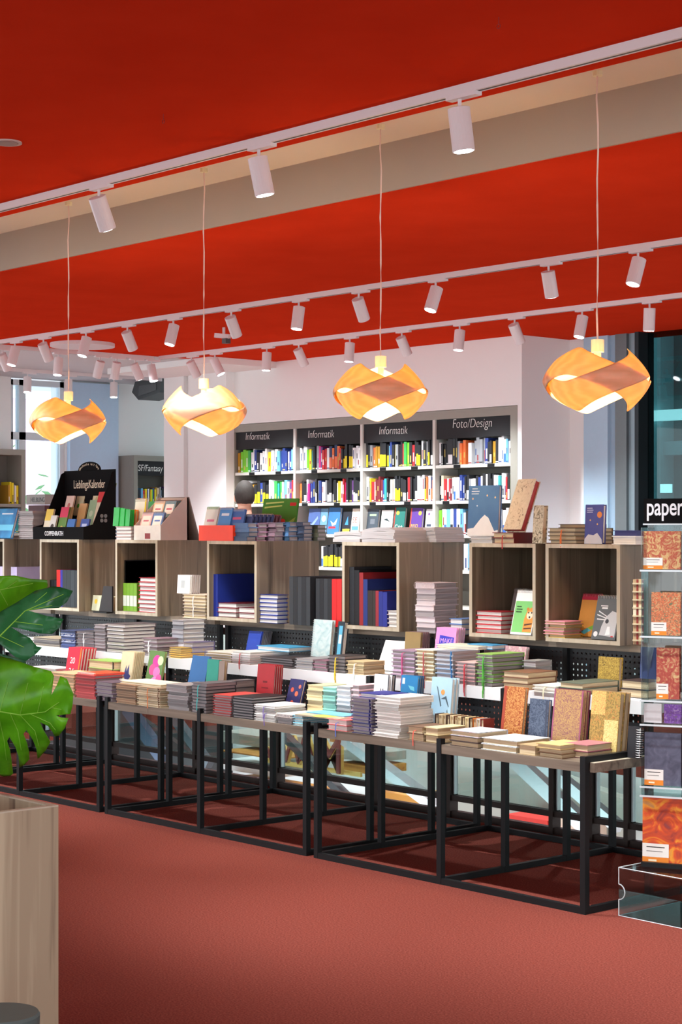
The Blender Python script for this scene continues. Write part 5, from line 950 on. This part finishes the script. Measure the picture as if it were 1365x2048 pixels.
rack_book(.165, .297, 1300, 1398, pattern('forest_gilt', [(.2, (40, 60, 46)), (.5, (120, 110, 60)), (.75, (206, 100, 50))], 34, dist=2), 'dark green and orange journal on the third rack level')
rack_book(.006, .075, 1408, 1446, C(206, 200, 200), 'pale grey folded card journal on the shallow rack level', False, t=.012)
rack_book(.085, .16, 1408, 1446, pattern('violet_lace', [(.3, (110, 96, 90)), (.5, (110, 60, 150)), (.7, (160, 130, 170))], 60, dist=2), 'violet lace journal on the shallow rack level', False, t=.012)
rack_book(.008, .152, 1466, 1571, pattern('slate_suede', [(.25, (66, 66, 82)), (.6, (92, 92, 110)), (.85, (116, 114, 130))], 24, dist=1), 'slate grey suede journal on the fifth rack level')
rack_book(.165, .297, 1460, 1571, C(120, 50, 44), 'rust brown journal on the fifth rack level')
rack_book(.0, .20, 1594, 1728, pattern('fire_dragonfly', [(.15, (70, 76, 96)), (.35, (150, 60, 50)), (.5, (206, 80, 40)), (.62, (226, 150, 50)), (.85, (110, 90, 100))], 9, dist=2.5), 'large fiery red and orange journal on the lowest rack level')
for x, c, lb in ((-.034, (176, 150, 112), 'cream ribbed'), (-.012, (196, 172, 132), 'gilt ribbed')):
    q = rk.matrix_world @ Vector((x-.004, .06, rz(1291))); e = empty('clasp_journal', q, math.radians(24), '%s journal with raised spine bands at the rack side' % lb, 'journal'); h = rz(1160)-rz(1291)
    MB().box(-.010, .010, 0, .05, 0, h).build('cover', C(*c), e); MB().box(.004, .0115, -.002, .002, 0, h).build('red_stripe', C(140, 48, 40), e)
    for k in range(8): MB().box(-.0105, .0105, -.006, .012, h*(k+.4)/8, h*(k+.4)/8+.006).build('spine_band', C(206, 188, 150), e)
    MB().box(-.008, .004, -.004, .0, h*.42, h*.6).build('title_label', C(226, 214, 180), e)
q = rk.matrix_world @ Vector((-.03, .12, rz(1362)))
book(q, (PI/2-.05, 0, math.radians(10)), .10, rz(1298)-rz(1362), .012, C(62, 76, 120), PAGE, 'indigo journal in a clear sleeve beside the rack', None, 'x0', 'journal', 'journal')
# ================================================================== PLANTER, MONSTERA, STOOL (near left)
fwp = 4.6; pc = at(117, 1610, fwp); HP = pc.z; XP, YPn = pc.x, pc.y
pt = empty('planter', (XP, YPn, 0), 0, 'tall wooden planter box holding the monstera', 'planter'); LW, LD, e = .36, .9, .018
MB().box(-e, 0, -LD, 0, 0, HP-.004).build('side_board', PLANTW, pt); MB().box(-LW, -LW+e, -LD, 0, 0, HP-.004).build('side_board', PLANTW, pt)
MB().box(-LW+e, -e, -e, 0, 0, HP-.004).build('end_board', PLANTW, pt); MB().box(-LW+e, -e, -LD, -LD+e, 0, HP-.004).build('end_board', PLANTW, pt)
for a in ((-e, 0, -LD, 0), (-LW, -LW+e, -LD, 0), (-LW+e, -e, -e, 0), (-LW+e, -e, -LD, -LD+e)): MB().box(a[0], a[1], a[2], a[3], HP-.004, HP).build('rim_edge', EDGE, pt)
MB().box(-LW+e, -e, -LD+e, -e, HP-.2, HP-.12).build('soil', pattern('soil', [(.3, (40, 34, 24)), (.5, (80, 84, 50)), (.7, (120, 120, 80))], 40, bump=1), pt)
stl = empty('stool', at(0, 2025, 4.05)-Vector((0, 0, at(0, 2025, 4.05).z)), 0, 'round stool with grey green seat in front of the planter', 'stool'); hz = at(0, 2025, 4.05).z
MB().tube([(0, 0, hz-.05), (0, 0, hz-.006), (0, 0, hz)], [.088, .09, .086], 40).build('seat', [mat((84, 100, 98), .5, var=.04)], stl, False); MB().tube([(0, 0, hz-.053), (0, 0, hz-.049)], .0885, 40).build('seat_band', mat((64, 36, 40), .5), stl)
for k in range(3): a = k*2.1+.4; MB().tube([(.05*math.cos(a), .05*math.sin(a), hz-.05), (.12*math.cos(a), .12*math.sin(a), 0)], .011, 8).build('leg', BLACKM, stl)
# monstera: each leaf has its own outline, depth, curl and midrib
mo = empty('monstera_plant', (XP-.18, YPn-.12, HP-.12), 0, 'artificial monstera with large split leaves growing from the planter', 'plant')
def leafmat(n, a, b, c): return pattern(n, [(.25, a), (.5, b), (.8, c)], 14, 'noise', rough=.32, dist=.6)
LG = leafmat('leaf_bright', (62, 128, 12), (84, 156, 20), (112, 182, 36)); LD_ = leafmat('leaf_dark', (20, 74, 40), (32, 98, 54), (58, 124, 78)); VEIN = mat((128, 184, 62), .5, var=.05)
mo_inv = Matrix.Translation(-mo.location)
def leaf(outline, rib, fw, slope, m, curl=.05, veins=()):
    from mathutils.geometry import delaunay_2d_cdt
    N = len(outline); xs = [p[0] for p in outline]; ys = [p[1] for p in outline]; pts = [Vector(p) for p in outline]
    def inside(x, y):
        c = False
        for i in range(N):
            (x0, y0), (x1, y1) = outline[i], outline[i-1]
            if (y0 > y) != (y1 > y) and x < (x1-x0)*(y-y0)/(y1-y0)+x0: c = not c
        return c
    gx = min(xs)+5
    while gx < max(xs):
        gy = min(ys)+5
        while gy < max(ys):
            if inside(gx, gy) and min((Vector(p)-Vector((gx, gy))).length for p in outline) > 5: pts.append(Vector((gx, gy)))
            gy += 11
        gx += 11
    vo, eo, fo, *_ = delaunay_2d_cdt(pts, [(i, (i+1) % N) for i in range(N)], [], 0, 1e-4)
    bm = bmesh.new(); vs = [bm.verts.new((p.x, p.y, 0)) for p in vo]
    for f in fo:
        c = sum((vo[i] for i in f), Vector((0, 0)))/len(f)
        if inside(c.x, c.y): bm.faces.new([vs[i] for i in f])
    A, B = Vector(rib[0]), Vector(rib[-1]); d = (B-A).normalized(); n = Vector((-d.y, d.x))
    def place(x, y, lift=0):
        p = Vector((x, y)); u = (p-A).dot(d)/(B-A).length; v = (p-A).dot(n)/120
        w = fw+slope[0]*(u-.5)+slope[1]*v+curl*v*v+.02*math.sin(v*9+u*7)*.35+curl*.6*max(0, u-.6)-lift
        return at(x, y, w)-mo.location
    for v in bm.verts: v.co = place(v.co.x, v.co.y)
    me = bpy.data.meshes.new('leaf'); bm.to_mesh(me); bm.free(); me.materials.append(m); me.polygons.foreach_set('use_smooth', [True]*len(me.polygons))
    o = put(me, 'leaf', mo); md = o.modifiers.new('thick', 'SOLIDIFY'); md.thickness = .0012; md.offset = 0
    k = 8; pts = []
    for (x0, y0), (x1, y1) in zip(rib, rib[1:]): pts += [place(x0+(x1-x0)*i/k, y0+(y1-y0)*i/k, .002) for i in range(k)]
    MB().tube(pts, [.0026*(1-.7*i/len(pts)) for i in range(len(pts))], 6).build('midrib', VEIN, o)
    for ve in veins:
        pv = []
        for (x0, y0), (x1, y1) in zip(ve, ve[1:]): pv += [place(x0+(x1-x0)*i/5, y0+(y1-y0)*i/5, .0012) for i in range(5)]
        MB().tube(pv, .0009, 5).build('vein', VEIN, o)
    return pts[0]
s1 = leaf([(-70, 1190), (-40, 1160), (0, 1152), (30, 1151), (62, 1158), (94, 1160), (96, 1172), (80, 1192), (60, 1205), (40, 1212), (20, 1222), (5, 1226), (-30, 1240), (-70, 1230)], [(-70, 1215), (0, 1180), (75, 1165)], 4.75, (.05, .10), LG, .06, [[(-20, 1188), (10, 1155)], [(10, 1178), (40, 1158)], [(0, 1182), (20, 1218)]])
s2 = leaf([(-60, 1330), (-30, 1240), (0, 1224), (35, 1204), (70, 1182), (105, 1173), (120, 1174), (146, 1182), (134, 1204), (118, 1216), (90, 1217), (56, 1221), (90, 1231), (127, 1238), (119, 1256), (104, 1268), (80, 1267), (40, 1257), (22, 1254), (44, 1268), (60, 1276), (74, 1293), (84, 1295), (74, 1306), (52, 1322), (30, 1314), (0, 1288), (-20, 1300), (-40, 1340)], [(-60, 1330), (0, 1272), (50, 1222), (138, 1184)], 4.52, (.06, -.08), LD_, .07, [[(28, 1243), (100, 1252)], [(50, 1222), (118, 1208)], [(0, 1272), (60, 1300)], [(70, 1205), (100, 1180)]])
s3 = leaf([(-80, 1300), (-20, 1305), (0, 1312), (35, 1322), (70, 1334), (102, 1342), (108, 1352), (103, 1390), (114, 1370), (121, 1352), (134, 1358), (147, 1388), (145, 1412), (141, 1428), (122, 1430), (112, 1431), (122, 1435), (137, 1436), (130, 1456), (118, 1471), (110, 1473), (104, 1462), (96, 1452), (80, 1444), (86, 1458), (93, 1470), (101, 1484), (92, 1500), (78, 1516), (75, 1517), (73, 1498), (66, 1480), (53, 1460), (47, 1468), (54, 1486), (58, 1502), (59, 1518), (48, 1530), (39, 1535), (37, 1512), (31, 1494), (19, 1474), (14, 1482), (20, 1500), (23, 1520), (26, 1547), (22, 1551), (8, 1553), (-10, 1548), (-60, 1500), (-90, 1420)], [(-90, 1400), (-20, 1420), (40, 1430), (90, 1424), (122, 1402)], 4.6, (-.12, .02), LG, .09,
          [[(0, 1422), (20, 1350)], [(40, 1430), (60, 1350)], [(75, 1426), (90, 1360)], [(20, 1426), (36, 1462), (44, 1510)], [(40, 1430), (70, 1462), (80, 1500)], [(60, 1428), (100, 1446), (114, 1464)], [(-5, 1422), (8, 1480), (14, 1530)], [(102, 1415), (128, 1420)]])
s4 = leaf([(-60, 1290), (-20, 1300), (10, 1310), (50, 1320), (52, 1326), (30, 1345), (0, 1352), (-50, 1360)], [(-60, 1330), (45, 1322)], 4.66, (.1, .1), LD_, .05)
for s, b in ((s1, (0, 0, 0)), (s2, (.02, .01, 0)), (s3, (.01, -.02, 0)), (s4, (-.01, .0, 0))):
    b = Vector(b); s = Vector(s); MB().tube([b, b+(s-b)*.35+Vector((-.02, 0, .12)), b+(s-b)*.75+Vector((-.02, 0, .08)), s], [.007, .006, .005, .0035], 8).build('stem', mat((74, 120, 40), .5, var=.08), mo, True)
